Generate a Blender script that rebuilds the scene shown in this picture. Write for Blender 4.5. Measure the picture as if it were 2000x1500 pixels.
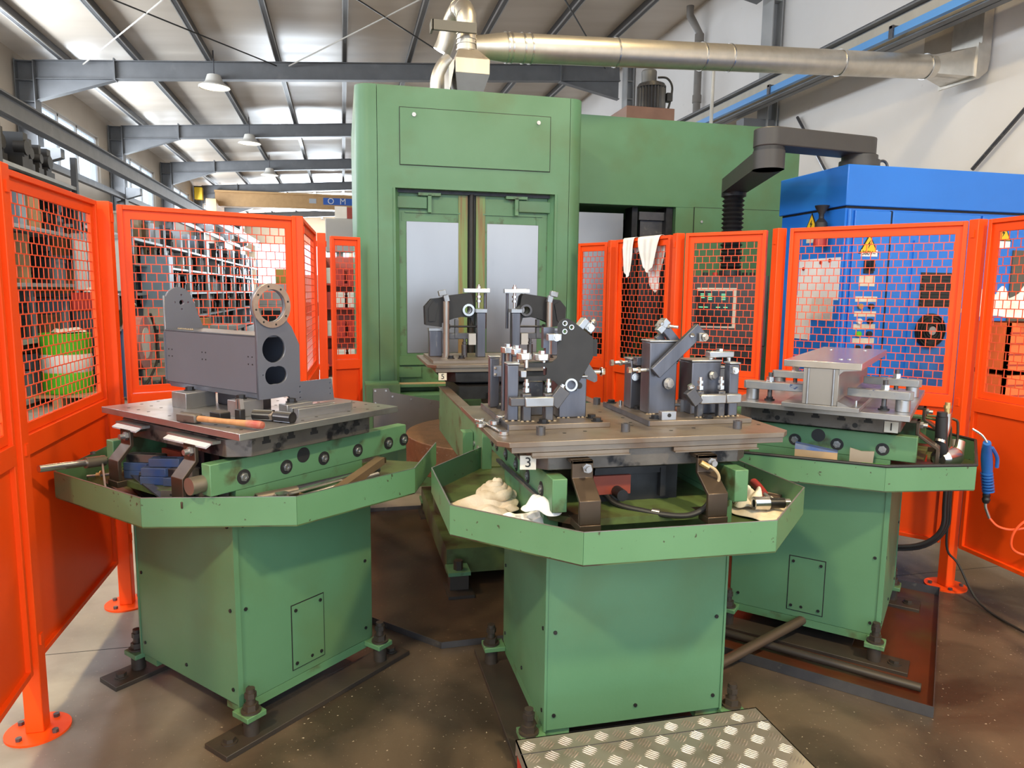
import bpy, bmesh, math, random
from math import sin, cos, pi, radians, hypot, atan2, sqrt
from mathutils import Vector, Matrix, Euler

for o in list(bpy.data.objects):
    bpy.data.objects.remove(o)
scene = bpy.context.scene
COL = scene.collection
random.seed(7)

# ------------------------------------------------------------------ camera
cam_d = bpy.data.cameras.new('camera')
cam_d.sensor_width = 36.0
cam_d.lens = 1400.0 / 2000.0 * 36.0
cam_d.clip_end = 300
cam = bpy.data.objects.new('camera', cam_d)
COL.objects.link(cam)
def cam_matrix(pit, yaw, roll, h):
    fw = Vector((sin(yaw) * cos(pit), cos(yaw) * cos(pit), -sin(pit)))
    r0 = Vector((cos(yaw), -sin(yaw), 0)); d0 = fw.cross(r0)
    r = r0 * cos(roll) + d0 * sin(roll); d = -r0 * sin(roll) + d0 * cos(roll)
    m = Matrix((r, -d, -fw)).transposed().to_4x4()
    m.translation = Vector((0, 0, h))
    return m
cam.matrix_world = cam_matrix(radians(7.3), radians(13.3), radians(-0.65), 1.6)
scene.camera = cam

# ------------------------------------------------------------------ world and daylight
world = bpy.data.worlds.new('sky'); scene.world = world
world.use_nodes = True
wn = world.node_tree
wn.nodes['Background'].inputs[0].default_value = (0.74, 0.87, 1.0, 1)
wn.nodes['Background'].inputs[1].default_value = 1.6  # hall is left without a wall behind the camera, adding soft frontal fill
def area_light(name, loc, direction, sx, sy, power, col):
    d = bpy.data.lights.new(name, 'AREA'); d.shape = 'RECTANGLE'; d.size = sx; d.size_y = sy
    d.energy = power; d.color = col
    o = bpy.data.objects.new(name, d); COL.objects.link(o)
    o.location = loc
    o.rotation_euler = Vector(direction).to_track_quat('-Z', 'Y').to_euler()
    return o
# daylight falling in through the window band of the left wall, one light for each bay
for i, yb in enumerate((-3.3, 2.4, 8.1, 13.8, 19.5, 25.2, 30.9, 36.6)):
    area_light('daylight_window', (-6.02, yb, 4.9), (1, 0, -0.22), 4.0, 1.15, 200, (0.82, 0.91, 1.0))

# daylight from the big doorway in the far gable
area_light('daylight_doorway', (-1.8, 50.8, 2.9), (0.05, -1, 0.12), 4.6, 3.4, 2600, (0.82, 0.91, 1.0))

scene.view_settings.view_transform = 'Standard'
scene.view_settings.look = 'None'
scene.view_settings.gamma = 1.0
scene.view_settings.use_curve_mapping = False
scene.view_settings.exposure = 0.85

# ------------------------------------------------------------------ mesh helpers
class MB:
    """collects shapes into one mesh"""
    def __init__(s, M=None):
        s.v = []; s.f = []; s.M = M
    def add(s, vs, fs, M=None):
        n = len(s.v)
        m = s.M if M is None else (s.M @ M if s.M is not None else M)
        for p in vs:
            p = Vector(p)
            if m is not None: p = m @ p
            s.v.append(tuple(p))
        s.f += [tuple(n + i for i in f) for f in fs]
        return s
    def box(s, x0, x1, y0, y1, z0, z1, M=None):
        return s.add([(x0,y0,z0),(x1,y0,z0),(x1,y1,z0),(x0,y1,z0),(x0,y0,z1),(x1,y0,z1),(x1,y1,z1),(x0,y1,z1)],
              [(3,2,1,0),(4,5,6,7),(0,1,5,4),(1,2,6,5),(2,3,7,6),(3,0,4,7)], M)
    def cbox(s, c, d, rot=(0,0,0)):
        M = Matrix.Translation(c) @ Euler(rot).to_matrix().to_4x4()
        return s.box(-d[0]/2,d[0]/2,-d[1]/2,d[1]/2,-d[2]/2,d[2]/2, M)
    def bar(s, p0, p1, w, h, roll=0.0):
        """rectangular bar from p0 to p1; w sideways, h upwards"""
        p0 = Vector(p0); p1 = Vector(p1); d = p1 - p0; L = d.length; d.normalize()
        up = Vector((0,0,1)) if abs(d.z) < .95 else Vector((0,1,0))
        sx = d.cross(up).normalized(); uz = sx.cross(d)
        M = Matrix((sx, d, uz)).transposed().to_4x4() @ Matrix.Rotation(roll, 4, 'Y')
        M.translation = p0
        return s.box(-w/2, w/2, 0, L, -h/2, h/2, M)
    def cyl(s, p0, p1, r, r2=None, n=16, cap=True, rot=0.0):
        p0 = Vector(p0); p1 = Vector(p1); r2 = r if r2 is None else r2
        d = (p1 - p0).normalized(); a = d.orthogonal().normalized()
        if abs(d.z) > .99: a = Vector((1,0,0))
        b = d.cross(a)
        vs = []
        for p, rr in ((p0, r), (p1, r2)):
            for i in range(n):
                t = 2*pi*i/n + rot; vs.append(p + a*(rr*cos(t)) + b*(rr*sin(t)))
        fs = [(i, (i+1)%n, n+(i+1)%n, n+i) for i in range(n)]
        if cap: fs += [tuple(range(n-1,-1,-1)), tuple(range(n,2*n))]
        return s.add(vs, fs)
    def pipe(s, p0, p1, ro, ri, n=20):
        p0 = Vector(p0); p1 = Vector(p1)
        d = (p1 - p0).normalized(); a = d.orthogonal().normalized(); b = d.cross(a); vs = []
        for p, rr in ((p0,ro),(p1,ro),(p1,ri),(p0,ri)):
            for i in range(n):
                t = 2*pi*i/n; vs.append(p + a*(rr*cos(t)) + b*(rr*sin(t)))
        fs = []
        for k in range(4):
            for i in range(n):
                fs.append((k*n+i, k*n+(i+1)%n, ((k+1)%4)*n+(i+1)%n, ((k+1)%4)*n+i))
        return s.add(vs, fs)
    def prism(s, pts, ax, a0, a1, M=None):
        def P(p, a): return {'z':(p[0],p[1],a),'y':(p[0],a,p[1]),'x':(a,p[0],p[1])}[ax]
        n = len(pts); vs = [P(p,a0) for p in pts] + [P(p,a1) for p in pts]
        fs = [(i,(i+1)%n,n+(i+1)%n,n+i) for i in range(n)] + [tuple(range(n-1,-1,-1)), tuple(range(n,2*n))]
        return s.add(vs, fs, M)
    def lathe(s, prof, c=(0,0,0), n=24, M=None):
        vs = []; m = len(prof)
        for r, z in prof:
            for i in range(n):
                t = 2*pi*i/n; vs.append((c[0]+r*cos(t), c[1]+r*sin(t), c[2]+z))
        fs = []
        for k in range(m-1):
            for i in range(n):
                fs.append((k*n+i, k*n+(i+1)%n, (k+1)*n+(i+1)%n, (k+1)*n+i))
        if prof[0][0] > 1e-5: fs.append(tuple(range(n-1,-1,-1)))
        if prof[-1][0] > 1e-5: fs.append(tuple((m-1)*n+i for i in range(n)))
        return s.add(vs, fs, M)
    def tube(s, pts, r, n=10, smooth=6, cap=True):
        pts = [Vector(p) for p in pts]
        if smooth and len(pts) > 2:
            q = []
            for i in range(len(pts)-1):
                p0 = pts[max(i-1,0)]; p1 = pts[i]; p2 = pts[i+1]; p3 = pts[min(i+2,len(pts)-1)]
                for k in range(smooth):
                    t = k/smooth
                    q.append(.5*((2*p1)+(p2-p0)*t+(2*p0-5*p1+4*p2-p3)*t*t+(3*p1-p0-3*p2+p3)*t**3))
            q.append(pts[-1]); pts = q
        vs = []; a = None; m = len(pts)
        for i, p in enumerate(pts):
            d = (pts[min(i+1,m-1)] - pts[max(i-1,0)]).normalized()
            a = d.orthogonal().normalized() if a is None else (a - d*a.dot(d)).normalized()
            b = d.cross(a)
            rr = r(i/(m-1)) if callable(r) else r
            for k in range(n):
                t = 2*pi*k/n; vs.append(p + a*(rr*cos(t)) + b*(rr*sin(t)))
        fs = [(i*n+k, i*n+(k+1)%n, (i+1)*n+(k+1)%n, (i+1)*n+k) for i in range(m-1) for k in range(n)]
        if cap: fs += [tuple(range(n-1,-1,-1)), tuple((m-1)*n+k for k in range(n))]
        return s.add(vs, fs)
    def hexbolt(s, p, d, r, h, shank=0.0, rs=None, washer=False):
        """hex head on point p, pointing along d, optional shank going back"""
        p = Vector(p); d = Vector(d).normalized()
        if washer: s.cyl(p, p+d*h*.25, r*1.35, n=16)
        s.cyl(p, p+d*h, r, n=6)
        if shank: s.cyl(p-d*shank, p, rs or r*.6, n=10)
        return s
    def mesh(s, name, sharp=32):
        me = bpy.data.meshes.new(name)
        me.from_pydata(s.v, [], s.f)
        bm = bmesh.new(); bm.from_mesh(me); bmesh.ops.recalc_face_normals(bm, faces=bm.faces); bm.to_mesh(me); bm.free()
        me.polygons.foreach_set('use_smooth', [True]*len(me.polygons))
        me.set_sharp_from_angle(angle=radians(sharp))
        return me
    def build(s, name, mat, parent=None, bevel=0.0, loc=None, rz=0.0, sharp=32):
        return link(name, s.mesh(name, sharp), mat, parent, bevel, loc, rz)

def link(name, me, mat, parent=None, bevel=0.0, loc=None, rz=0.0):
    if mat is not None and not me.materials: me.materials.append(mat)
    o = bpy.data.objects.new(name, me); COL.objects.link(o)
    if parent is not None: o.parent = parent
    if loc is not None: o.location = loc
    o.rotation_euler[2] = rz
    if bevel:
        m = o.modifiers.new('bevel', 'BEVEL'); m.width = bevel; m.segments = 2
        m.limit_method = 'ANGLE'; m.angle_limit = radians(40)
    return o
def tag(o, label, cat, group=None):
    o['label'] = label; o['category'] = cat
    if group: o['group'] = group
    return o
def thing(name, label, cat, loc=(0,0,0), rz=0.0, group=None):
    o = bpy.data.objects.new(name, None); COL.objects.link(o)
    o.empty_display_size = .1
    o.location = loc; o.rotation_euler = (0,0,rz)
    return tag(o, label, cat, group)
def struct(o, label=None):
    o['kind'] = 'structure'
    if label: o['label'] = label
    return o
def stuff(o):
    o['kind'] = 'stuff'; return o
def plate_mesh(name, outer, holes, t):
    """flat sheet in the XY plane with holes, thickness t, centred on z=0"""
    cu = bpy.data.curves.new(name, 'CURVE'); cu.dimensions = '2D'; cu.fill_mode = 'BOTH'; cu.extrude = t/2
    for poly in [outer] + holes:
        sp = cu.splines.new('POLY'); sp.points.add(len(poly)-1)
        for i, p in enumerate(poly): sp.points[i].co = (p[0], p[1], 0, 1)
        sp.use_cyclic_u = True
    ob = bpy.data.objects.new('tmp', cu); COL.objects.link(ob)
    dg = bpy.context.evaluated_depsgraph_get()
    me = bpy.data.meshes.new_from_object(ob.evaluated_get(dg)); me.name = name
    bpy.data.objects.remove(ob); bpy.data.curves.remove(cu)
    bm = bmesh.new(); bm.from_mesh(me); bmesh.ops.remove_doubles(bm, verts=bm.verts, dist=1e-5)
    bmesh.ops.recalc_face_normals(bm, faces=bm.faces); bm.to_mesh(me); bm.free()
    me.materials.clear()
    return me
def text_mesh(txt, size, t=0.0008, align='CENTER'):
    cu = bpy.data.curves.new('lettering', 'FONT'); cu.body = txt; cu.size = size; cu.extrude = t
    cu.align_x = align; cu.align_y = 'CENTER'
    ob = bpy.data.objects.new('tmp', cu); COL.objects.link(ob)
    dg = bpy.context.evaluated_depsgraph_get()
    me = bpy.data.meshes.new_from_object(ob.evaluated_get(dg))
    bpy.data.objects.remove(ob); bpy.data.curves.remove(cu); me.materials.clear()
    return me
def circ(cx, cy, r, n=20):
    return [(cx+r*cos(2*pi*i/n), cy+r*sin(2*pi*i/n)) for i in range(n)]
def copy_tree(o, parent=None):
    c = o.copy(); COL.objects.link(c); c.parent = parent
    for ch in o.children: copy_tree(ch, c)
    return c

# ------------------------------------------------------------------ materials
def mat(name, c1, c2=None, rough=.5, metal=0.0, scale=6.0, mix=(.35,.75), bump=0.0, bscale=60.0, rough2=None,
        stain=None, sscale=2.5, smix=(.55,.75), spec=.5, coat=0.0, stretch=None):
    m = bpy.data.materials.new(name); m.use_nodes = True
    nt = m.node_tree; N = nt.nodes; L = nt.links; b = N['Principled BSDF']
    b.inputs['Metallic'].default_value = metal; b.inputs['Roughness'].default_value = rough
    b.inputs['Specular IOR Level'].default_value = spec; b.inputs['Coat Weight'].default_value = coat
    tc = N.new('ShaderNodeTexCoord'); co = tc.outputs['Object']
    if stretch:
        mp = N.new('ShaderNodeMapping'); mp.inputs['Scale'].default_value = stretch
        L.new(co, mp.inputs['Vector']); co = mp.outputs['Vector']
    def noise(sc, det=6):
        n = N.new('ShaderNodeTexNoise'); n.inputs['Scale'].default_value = sc; n.inputs['Detail'].default_value = det
        L.new(co, n.inputs['Vector']); return n
    def ramp(src, a, z):
        r = N.new('ShaderNodeMapRange'); r.inputs[1].default_value = a; r.inputs[2].default_value = z
        L.new(src, r.inputs[0]); return r.outputs[0]
    def mixc(f, a, z):
        x = N.new('ShaderNodeMix'); x.data_type = 'RGBA'
        L.new(f, x.inputs[0])
        for s, v in ((6, a), (7, z)):
            if isinstance(v, tuple): x.inputs[s].default_value = (*v, 1)
            else: L.new(v, x.inputs[s])
        return x.outputs[2]
    c = c1
    if c2 is not None:
        n = noise(scale); f = ramp(n.outputs['Fac'], *mix); c = mixc(f, c1, c2)
        if rough2 is not None:
            rr = N.new('ShaderNodeMapRange'); rr.inputs[3].default_value = rough; rr.inputs[4].default_value = rough2
            L.new(f, rr.inputs[0]); L.new(rr.outputs[0], b.inputs['Roughness'])
    if stain is not None:
        n = noise(sscale, 9); f = ramp(n.outputs['Fac'], *smix); c = mixc(f, c, stain)
    if isinstance(c, tuple): b.inputs['Base Color'].default_value = (*c, 1)
    else: L.new(c, b.inputs['Base Color'])
    if bump:
        n = noise(bscale, 4); bp = N.new('ShaderNodeBump'); bp.inputs['Strength'].default_value = bump
        bp.inputs['Distance'].default_value = .004
        L.new(n.outputs['Fac'], bp.inputs['Height']); L.new(bp.outputs['Normal'], b.inputs['Normal'])
    return m
def emit(name, col, s):
    m = bpy.data.materials.new(name); m.use_nodes = True
    b = m.node_tree.nodes['Principled BSDF']
    b.inputs['Base Color'].default_value = (*col, 1); b.inputs['Emission Color'].default_value = (*col, 1)
    b.inputs['Emission Strength'].default_value = s
    return m

GREEN = mat('green_paint', (.094,.222,.124), (.078,.192,.100), rough=.42, rough2=.5, scale=2.2, bump=.06, bscale=90, stain=(.085,.135,.050), sscale=1.7, smix=(.50,.80))
GREENW = mat('green_paint_worn', (.102,.232,.122), (.080,.190,.088), rough=.45, scale=4, bump=.06, stain=(.065,.075,.035), sscale=9, smix=(.57,.70))
GREENTRAY = mat('green_paint_chipped', (.104,.236,.124), (.085,.202,.100), rough=.42, scale=3, bump=.05, stain=(.045,.055,.03), sscale=38, smix=(.67,.70))
GREENDIRT = mat('green_paint_oily', (.085,.135,.045), (.055,.075,.022), rough=.5, scale=8, bump=.15, stain=(.04,.022,.012), sscale=5, smix=(.48,.62))
GREENIN = mat('green_paint_light', (.115,.26,.145), (.10,.23,.12), rough=.4, scale=3)
ORANGE = mat('orange_paint', (.84,.076,.005), (.78,.063,.004), rough=.42, scale=3, bump=.03, stain=(.35,.035,.008), sscale=3, smix=(.66,.9), spec=.3)
WIRE = mat('orange_wire_paint', (.72,.075,.02), rough=.45)
BLUE = mat('blue_paint', (.018,.185,.72), (.016,.165,.65), rough=.38, scale=2)
BLACKP = mat('black_paint', (.014,.014,.017), (.022,.022,.026), rough=.5, scale=12, bump=.05)
BLACKS = mat('black_oxide_steel', (.045,.045,.05), (.025,.025,.028), rough=.42, metal=.7, scale=14)
DARKST = mat('dark_rolled_steel', (.10,.10,.115), (.15,.145,.15), rough=.42, metal=.75, scale=9, bump=.05, stain=(.20,.19,.18), sscale=20, smix=(.62,.7))
TUBE = mat('raw_steel_tube', (.150,.156,.19), (.10,.104,.128), rough=.38, metal=.8, scale=7, stretch=(3,3,.4), stain=(.28,.27,.27), sscale=10, smix=(.64,.75))
STEEL = mat('machined_steel', (.41,.42,.45), (.33,.335,.355), rough=.34, metal=.9, scale=8, rough2=.42, stain=(.25,.235,.225), sscale=4, smix=(.55,.75))
STEELB = mat('bright_steel', (.62,.62,.63), (.52,.52,.53), rough=.25, metal=.95, scale=12)
WEAR = mat('worn_pallet_steel', (.27,.23,.195), (.195,.168,.148), rough=.36, metal=.75, scale=5, rough2=.5, stain=(.15,.085,.05), sscale=3.2, smix=(.52,.72))
CAST = mat('oily_cast_iron', (.16,.145,.135), (.09,.08,.075), rough=.48, metal=.6, scale=7, bump=.2, stain=(.02,.02,.024), sscale=11, smix=(.56,.64))
ALU = mat('checker_aluminium', (.50,.465,.42), (.40,.37,.335), rough=.42, metal=.85, scale=6, rough2=.58, stain=(.30,.25,.20), sscale=5, smix=(.55,.78))
ZINC = mat('galvanised_sheet', (.68,.63,.56), (.57,.53,.47), rough=.36, metal=.9, scale=9, rough2=.46)
ZINCST = mat('galvanised_frame', (.20,.20,.205), (.16,.16,.165), rough=.55, metal=.35, scale=3, bump=.05, stain=(.27,.265,.26), sscale=2.2, smix=(.58,.8))
STAINLESS = mat('stainless_door_sheet', (.33,.33,.345), (.27,.27,.285), rough=.33, metal=.9, scale=1.5, stretch=(1,1,.4), stain=(.23,.23,.245), sscale=3, smix=(.58,.85))
HOOD = mat('stained_hood_steel', (.55,.49,.42), (.48,.41,.34), rough=.42, metal=.7, scale=3, stretch=(4,4,.7), stain=(.22,.12,.06), sscale=3, smix=(.62,.78))
GREYW = mat('grey_weldment_paint', (.136,.150,.200), (.120,.132,.176), rough=.38, metal=.25, scale=3, bump=.03)
RED = mat('red_paint', (.45,.03,.02), (.36,.025,.018), rough=.45)
WHITE = mat('white_paint', (.72,.72,.73), (.62,.62,.63), rough=.5)
PAPER = mat('white_paper', (.78,.80,.86), (.70,.72,.78), rough=.8)
CLOTH = mat('white_cotton_rag', (.82,.81,.82), (.74,.71,.67), rough=.95, scale=12, bump=.4, bscale=160)
DIRTYCLOTH = mat('soiled_cotton_rag', (.74,.66,.55), (.52,.42,.29), rough=.95, scale=15, bump=.5, bscale=160)
CARDBOARD = mat('brown_cardboard', (.42,.29,.17), (.34,.22,.12), rough=.85, scale=5)
WOODH = mat('worn_wood', (.46,.23,.10), (.34,.15,.06), rough=.5, scale=5, stretch=(8,8,1))
PALLETW = mat('pallet_wood', (.40,.28,.16), (.30,.20,.11), rough=.8, scale=6)
RUST = mat('rusty_swarf_covered_steel', (.20,.105,.055), (.13,.065,.033), rough=.6, metal=.25, scale=12, bump=.4, bscale=150, stain=(.30,.24,.19), sscale=60, smix=(.64,.70))
PANRED = mat('oily_red_drip_pan', (.10,.028,.013), (.055,.022,.011), rough=.35, metal=.1, scale=4, stain=(.07,.055,.02), sscale=3)
PANDARK = mat('oily_dark_drip_pan', (.040,.026,.018), (.075,.048,.03), rough=.38, scale=4, bump=.15, stain=(.12,.08,.05), sscale=40, smix=(.66,.70))
BASEBL = mat('dark_oily_base_steel', (.026,.022,.020), (.045,.034,.026), rough=.5, scale=5, bump=.1)
RUBBER = mat('black_rubber', (.012,.012,.013), (.018,.018,.02), rough=.55)
ARMG = mat('charcoal_arm_paint', (.045,.042,.044), (.052,.049,.05), rough=.5)
BLUECL = mat('blue_sprayed_steel', (.03,.075,.22), (.07,.09,.14), rough=.5, metal=.3, scale=12)
YELLOW = mat('yellow_sign', (.80,.52,.02), rough=.5)
INK = mat('black_ink', (.01,.01,.012), rough=.6)
TAG = mat('number_tag_white', (.68,.65,.58), (.55,.50,.43), rough=.5, scale=20)
BLUEPL = mat('blue_plastic', (.02,.12,.42), rough=.35)
GREENPL = mat('green_drum_paint', (.10,.55,.03), (.09,.48,.025), rough=.4)
ORHOSE = mat('orange_air_hose', (.85,.10,.03), rough=.35)
CRANEY = mat('crane_yellow', (.50,.29,.12), (.44,.25,.10), rough=.5)
BRASS = mat('brass_fitting', (.55,.40,.18), rough=.35, metal=.8)
SCREEN = mat('dark_screen_glass', (.010,.014,.016), rough=.15)
LGREY = mat('light_grey_paint', (.45,.46,.48), (.40,.41,.43), rough=.5)
# ================================================================== the hall
XL, XR = -6.15, 6.75
ROOF0, ROOF1 = 6.14, 7.06          # roof underside at the left and right wall
def roofz(x): return ROOF0 + (ROOF1-ROOF0)*(x-XL)/(XR-XL)
FRAMES = [-1.0, 4.8, 10.6, 16.5, 22.3, 28.1, 33.9, 39.7, 45.5]
YEND = 51.0
# floor: poured slab with saw cut joints
m = bpy.data.materials.new('oily_polished_concrete'); m.use_nodes = True
nt = m.node_tree; N = nt.nodes; Lk = nt.links; b = N['Principled BSDF']
tc = N.new('ShaderNodeTexCoord')
def _noise(sc, det=8, dis=0.0):
    n = N.new('ShaderNodeTexNoise'); n.inputs['Scale'].default_value = sc; n.inputs['Detail'].default_value = det
    n.inputs['Distortion'].default_value = dis
    Lk.new(tc.outputs['Object'], n.inputs['Vector']); return n.outputs['Fac']
def _rng(s, a, z, o0=0.0, o1=1.0):
    r = N.new('ShaderNodeMapRange'); r.inputs[1].default_value = a; r.inputs[2].default_value = z
    r.inputs[3].default_value = o0; r.inputs[4].default_value = o1
    Lk.new(s, r.inputs[0]); return r.outputs[0]
def _mix(f, a, z):
    x = N.new('ShaderNodeMix'); x.data_type = 'RGBA'; Lk.new(f, x.inputs[0])
    for s, v in ((6, a), (7, z)):
        if isinstance(v, tuple): x.inputs[s].default_value = (*v, 1)
        else: Lk.new(v, x.inputs[s])
    return x.outputs[2]
# oil spilled around the machine: a soiled patch with its own outline, centred on the pallet pool
sep = N.new('ShaderNodeSeparateXYZ'); Lk.new(tc.outputs['Object'], sep.inputs[0])
def _m(op, a, bb):
    x = N.new('ShaderNodeMath'); x.operation = op
    for i, v in enumerate((a, bb)):
        if isinstance(v, (int, float)): x.inputs[i].default_value = v
        else: Lk.new(v, x.inputs[i])
    return x.outputs[0]
dx = _m('SUBTRACT', sep.outputs[0], 1.55); dy = _m('SUBTRACT', sep.outputs[1], 2.7)
dist = _m('SQRT', _m('ADD', _m('MULTIPLY', dx, dx), _m('MULTIPLY', dy, dy)), 0.0)
soil = _rng(_m('ADD', dist, _m('MULTIPLY', _noise(1.1, 8, .6), 2.2)), 3.0, 4.1, 1.0, 0.0)
base = _mix(_rng(_noise(.8), .35, .7), (.30,.275,.25), (.36,.335,.305))
base = _mix(_rng(_noise(5.5), .45, .8), base, (.24,.215,.19))
oil = _mix(_rng(_noise(2.0, 10, .8), .38, .62), (.034,.026,.020), (.105,.078,.057))
c = _mix(soil, base, oil)
c = _mix(_rng(_noise(75, 2), .69, .73), c, (.38,.33,.27))
Lk.new(c, b.inputs['Base Color'])
Lk.new(_rng(_noise(2.7), .3, .7, .28, .5), b.inputs['Roughness'])
bp = N.new('ShaderNodeBump'); bp.inputs['Strength'].default_value = .12; bp.inputs['Distance'].default_value = .003
Lk.new(_noise(40, 4), bp.inputs['Height']); Lk.new(bp.outputs['Normal'], b.inputs['Normal'])
FLOORM = m
fl = struct(MB().box(-9, 9, -6, 60, -.2, 0).build('floor', FLOORM), 'oily concrete workshop floor')
jm = MB()
for y in (3.35, 9.2, 15.0): jm.box(-9, 9, y-.002, y+.002, 0, .0006)
for x in (-1.55, 4.1): jm.box(x-.002, x+.002, -6, 40, 0, .0006)
jm.build('floor_joint', INK, fl)

WALLC = mat('white_plaster_wall', (.78,.74,.71), (.72,.67,.63), rough=.9, scale=.7, bump=.12, bscale=40, stain=(.46,.43,.42), sscale=7, smix=(.70,.82))
WALLT = mat('tan_concrete_wall', (.50,.42,.33), (.43,.35,.27), rough=.9, scale=.8, bump=.12, bscale=30)
ROOFM = mat('painted_roof_sheet', (.64,.55,.455), (.56,.475,.385), rough=.30, rough2=.42, scale=.9, stretch=(.35,2.2,1), spec=.4)
struct(MB().box(XR, XR+.25, -6, YEND, 0, ROOF1+.3).build('wall_right', WALLC), 'white plastered side wall')
# left wall with a window band between the frames
wl = MB().box(XL-.25, XL, -6, YEND, 0, 4.22).box(XL-.25, XL, -6, YEND, 5.50, ROOF0+.3)
wins = []
prev = -6
for i in range(len(FRAMES)):
    y0 = FRAMES[i] + .95; y1 = FRAMES[i] + 4.95
    wl.box(XL-.25, XL, prev, y0, 4.22, 5.50); prev = y1; wins.append((y0, y1))
wl.box(XL-.25, XL, prev, YEND, 4.22, 5.50)
struct(wl.build('wall_left', WALLT), 'tan concrete wall with window band')
# pale glass
gm = bpy.data.materials.new('milky_window_glass'); gm.use_nodes = True
nt = gm.node_tree; nt.nodes.remove(nt.nodes['Principled BSDF'])
out = nt.nodes['Material Output']
t1 = nt.nodes.new('ShaderNodeBsdfTransparent'); t1.inputs[0].default_value = (.93,.96,1,1)
t2 = nt.nodes.new('ShaderNodeBsdfTranslucent'); t2.inputs[0].default_value = (.9,.95,1,1)
mx = nt.nodes.new('ShaderNodeMixShader'); mx.inputs[0].default_value = .25
nt.links.new(t1.outputs[0], mx.inputs[1]); nt.links.new(t2.outputs[0], mx.inputs[2]); nt.links.new(mx.outputs[0], out.inputs[0])
GLASS = gm
FRAMEW = mat('pale_window_frame', (.55,.50,.45), rough=.6)
for i, (y0, y1) in enumerate(wins):
    fm = MB()
    fm.box(XL-.14, XL-.06, y0, y1, 4.22, 4.28).box(XL-.14, XL-.06, y0, y1, 5.44, 5.50)
    cuts = [y0, y0+1.35, y0+2.55, y1]
    for c_ in cuts: fm.box(XL-.14, XL-.06, c_-.035, c_+.035, 4.22, 5.50)
    fr = struct(fm.build('window_%d' % (i+1), FRAMEW), 'window with pale frame high in the left wall')
    for a, z in zip(cuts[:-1], cuts[1:]):
        MB().box(XL-.105, XL-.095, a+.035, z-.035, 4.28, 5.44).build('pane', GLASS, fr)
        if z-a > 1.3:
            bm_ = MB(); k = a+.12
            while k < z-.05:
                bm_.box(XL-.155, XL-.145, k-.008, k+.008, 4.28, 5.44); k += .17
            bm_.build('window_bars', LGREY, fr)
# far gable wall with a bright doorway
struct(MB().box(XL, -5.6, YEND, YEND+.25, 0, 7.2).box(0.5, XR, YEND, YEND+.25, 0, 7.2).box(-5.6, .5, YEND, YEND+.25, 4.6, 7.2)
       .build('wall_back', WALLT), 'far end wall of the hall')
# roof: sheets between the purlins
rm = MB(); sl = (ROOF1-ROOF0)/(XR-XL)
rm.add([(XL-.3,-6,roofz(XL-.3)),(XR+.3,-6,roofz(XR+.3)),(XR+.3,YEND,roofz(XR+.3)),(XL-.3,YEND,roofz(XL-.3)),
        (XL-.3,-6,roofz(XL-.3)+.12),(XR+.3,-6,roofz(XR+.3)+.12),(XR+.3,YEND,roofz(XR+.3)+.12),(XL-.3,YEND,roofz(XL-.3)+.12)],
       [(3,2,1,0),(4,5,6,7),(0,1,5,4),(1,2,6,5),(2,3,7,6),(3,0,4,7)])
ceil = struct(rm.build('ceiling', ROOFM), 'sheet roof underside seen between purlins')
PURL = mat('purlin_steel', (.105,.10,.10), (.08,.078,.078), rough=.5, metal=.4, scale=3)
PURLL = mat('purlin_pale_flange', (.42,.41,.40), rough=.5, metal=.4)
x = XL+.85
PX = []
while x < XR-.3:
    PX.append(x); x += 1.36
for x in PX:
    z = roofz(x)
    q = MB().box(x-.035, x+.035, -6, YEND, z-.16, z-.001).build('purlin', PURL, ceil)
    MB().box(x-.055, x-.037, -6, YEND, z-.165, z-.14).box(x+.037, x+.05, -6, YEND, z-.165, z-.14).build('purlin_flange', PURLL, q)
COLR = mat('pale_galvanised_column', (.42,.41,.40), (.30,.295,.29), rough=.55, metal=.3, scale=2)
# steel portal frames: beam with haunches, columns
def ibeam(mb, p0, p1, h, w, t=.014):
    p0 = Vector(p0); p1 = Vector(p1)
    mb.bar(p0+Vector((0,0,-h/2)), p1+Vector((0,0,-h/2)), .012, h)
    mb.bar(p0+Vector((0,0,-t/2)), p1+Vector((0,0,-t/2)), w, t)
    mb.bar(p0+Vector((0,0,-h+t/2)), p1+Vector((0,0,-h+t/2)), w, t)
for k, y in enumerate(FRAMES):
    t = thing('portal_frame', 'galvanised steel roof portal frame number %s counted from the far wall' %
              ('nine eight seven six five four three two one'.split()[k]), 'roof beam', (0, y, 0), 0, 'portal frames of the hall')
    bm_ = MB(); za = roofz(XL)-.17; zb = roofz(XR)-.17
    ibeam(bm_, (XL+.35,0,roofz(XL+.35)-.17), (XR-.35,0,roofz(XR-.35)-.17), .36, .17)
    bm_.build('roof_beam', ZINCST, t)
    for sx, xe in ((1, XL+.05), (-1, XR-.05)):
        zr = roofz(xe)-.17
        hm = MB()
        xa, xb = xe+sx*.32, xe+sx*1.75
        za_, zb_ = roofz(xa)-.17-.36, roofz(xb)-.17-.36
        hm.prism([(xa,za_),(xb,zb_),(xa,za_-.40)], 'y', -.007, .007)
        hm.bar((xa,0,za_-.40),(xb,0,zb_-.01), .16, .014)
        hm.build('haunch', ZINCST, t)
        MB().box(xb-.012, xb+.012, -.10, .10, zb_-.02, zb_+.40).build('splice_plate', ZINCST, t)
        cm = MB()
        x0, x1 = sorted((xe, xe+sx*(.32 if sx > 0 else .16)))
        cm.box(x0, x1, -.006, .006, 0, zr)
        for xx in (x0, x1): cm.box(xx-.008, xx+.008, -.15, .15, 0, zr)
        for zz in (zr-.02, zr-.38, zr-.78): cm.box(x0, x1, -.14, .14, zz-.006, zz+.006)
        cm.build('column', ZINCST if sx > 0 else COLR, t)
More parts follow.
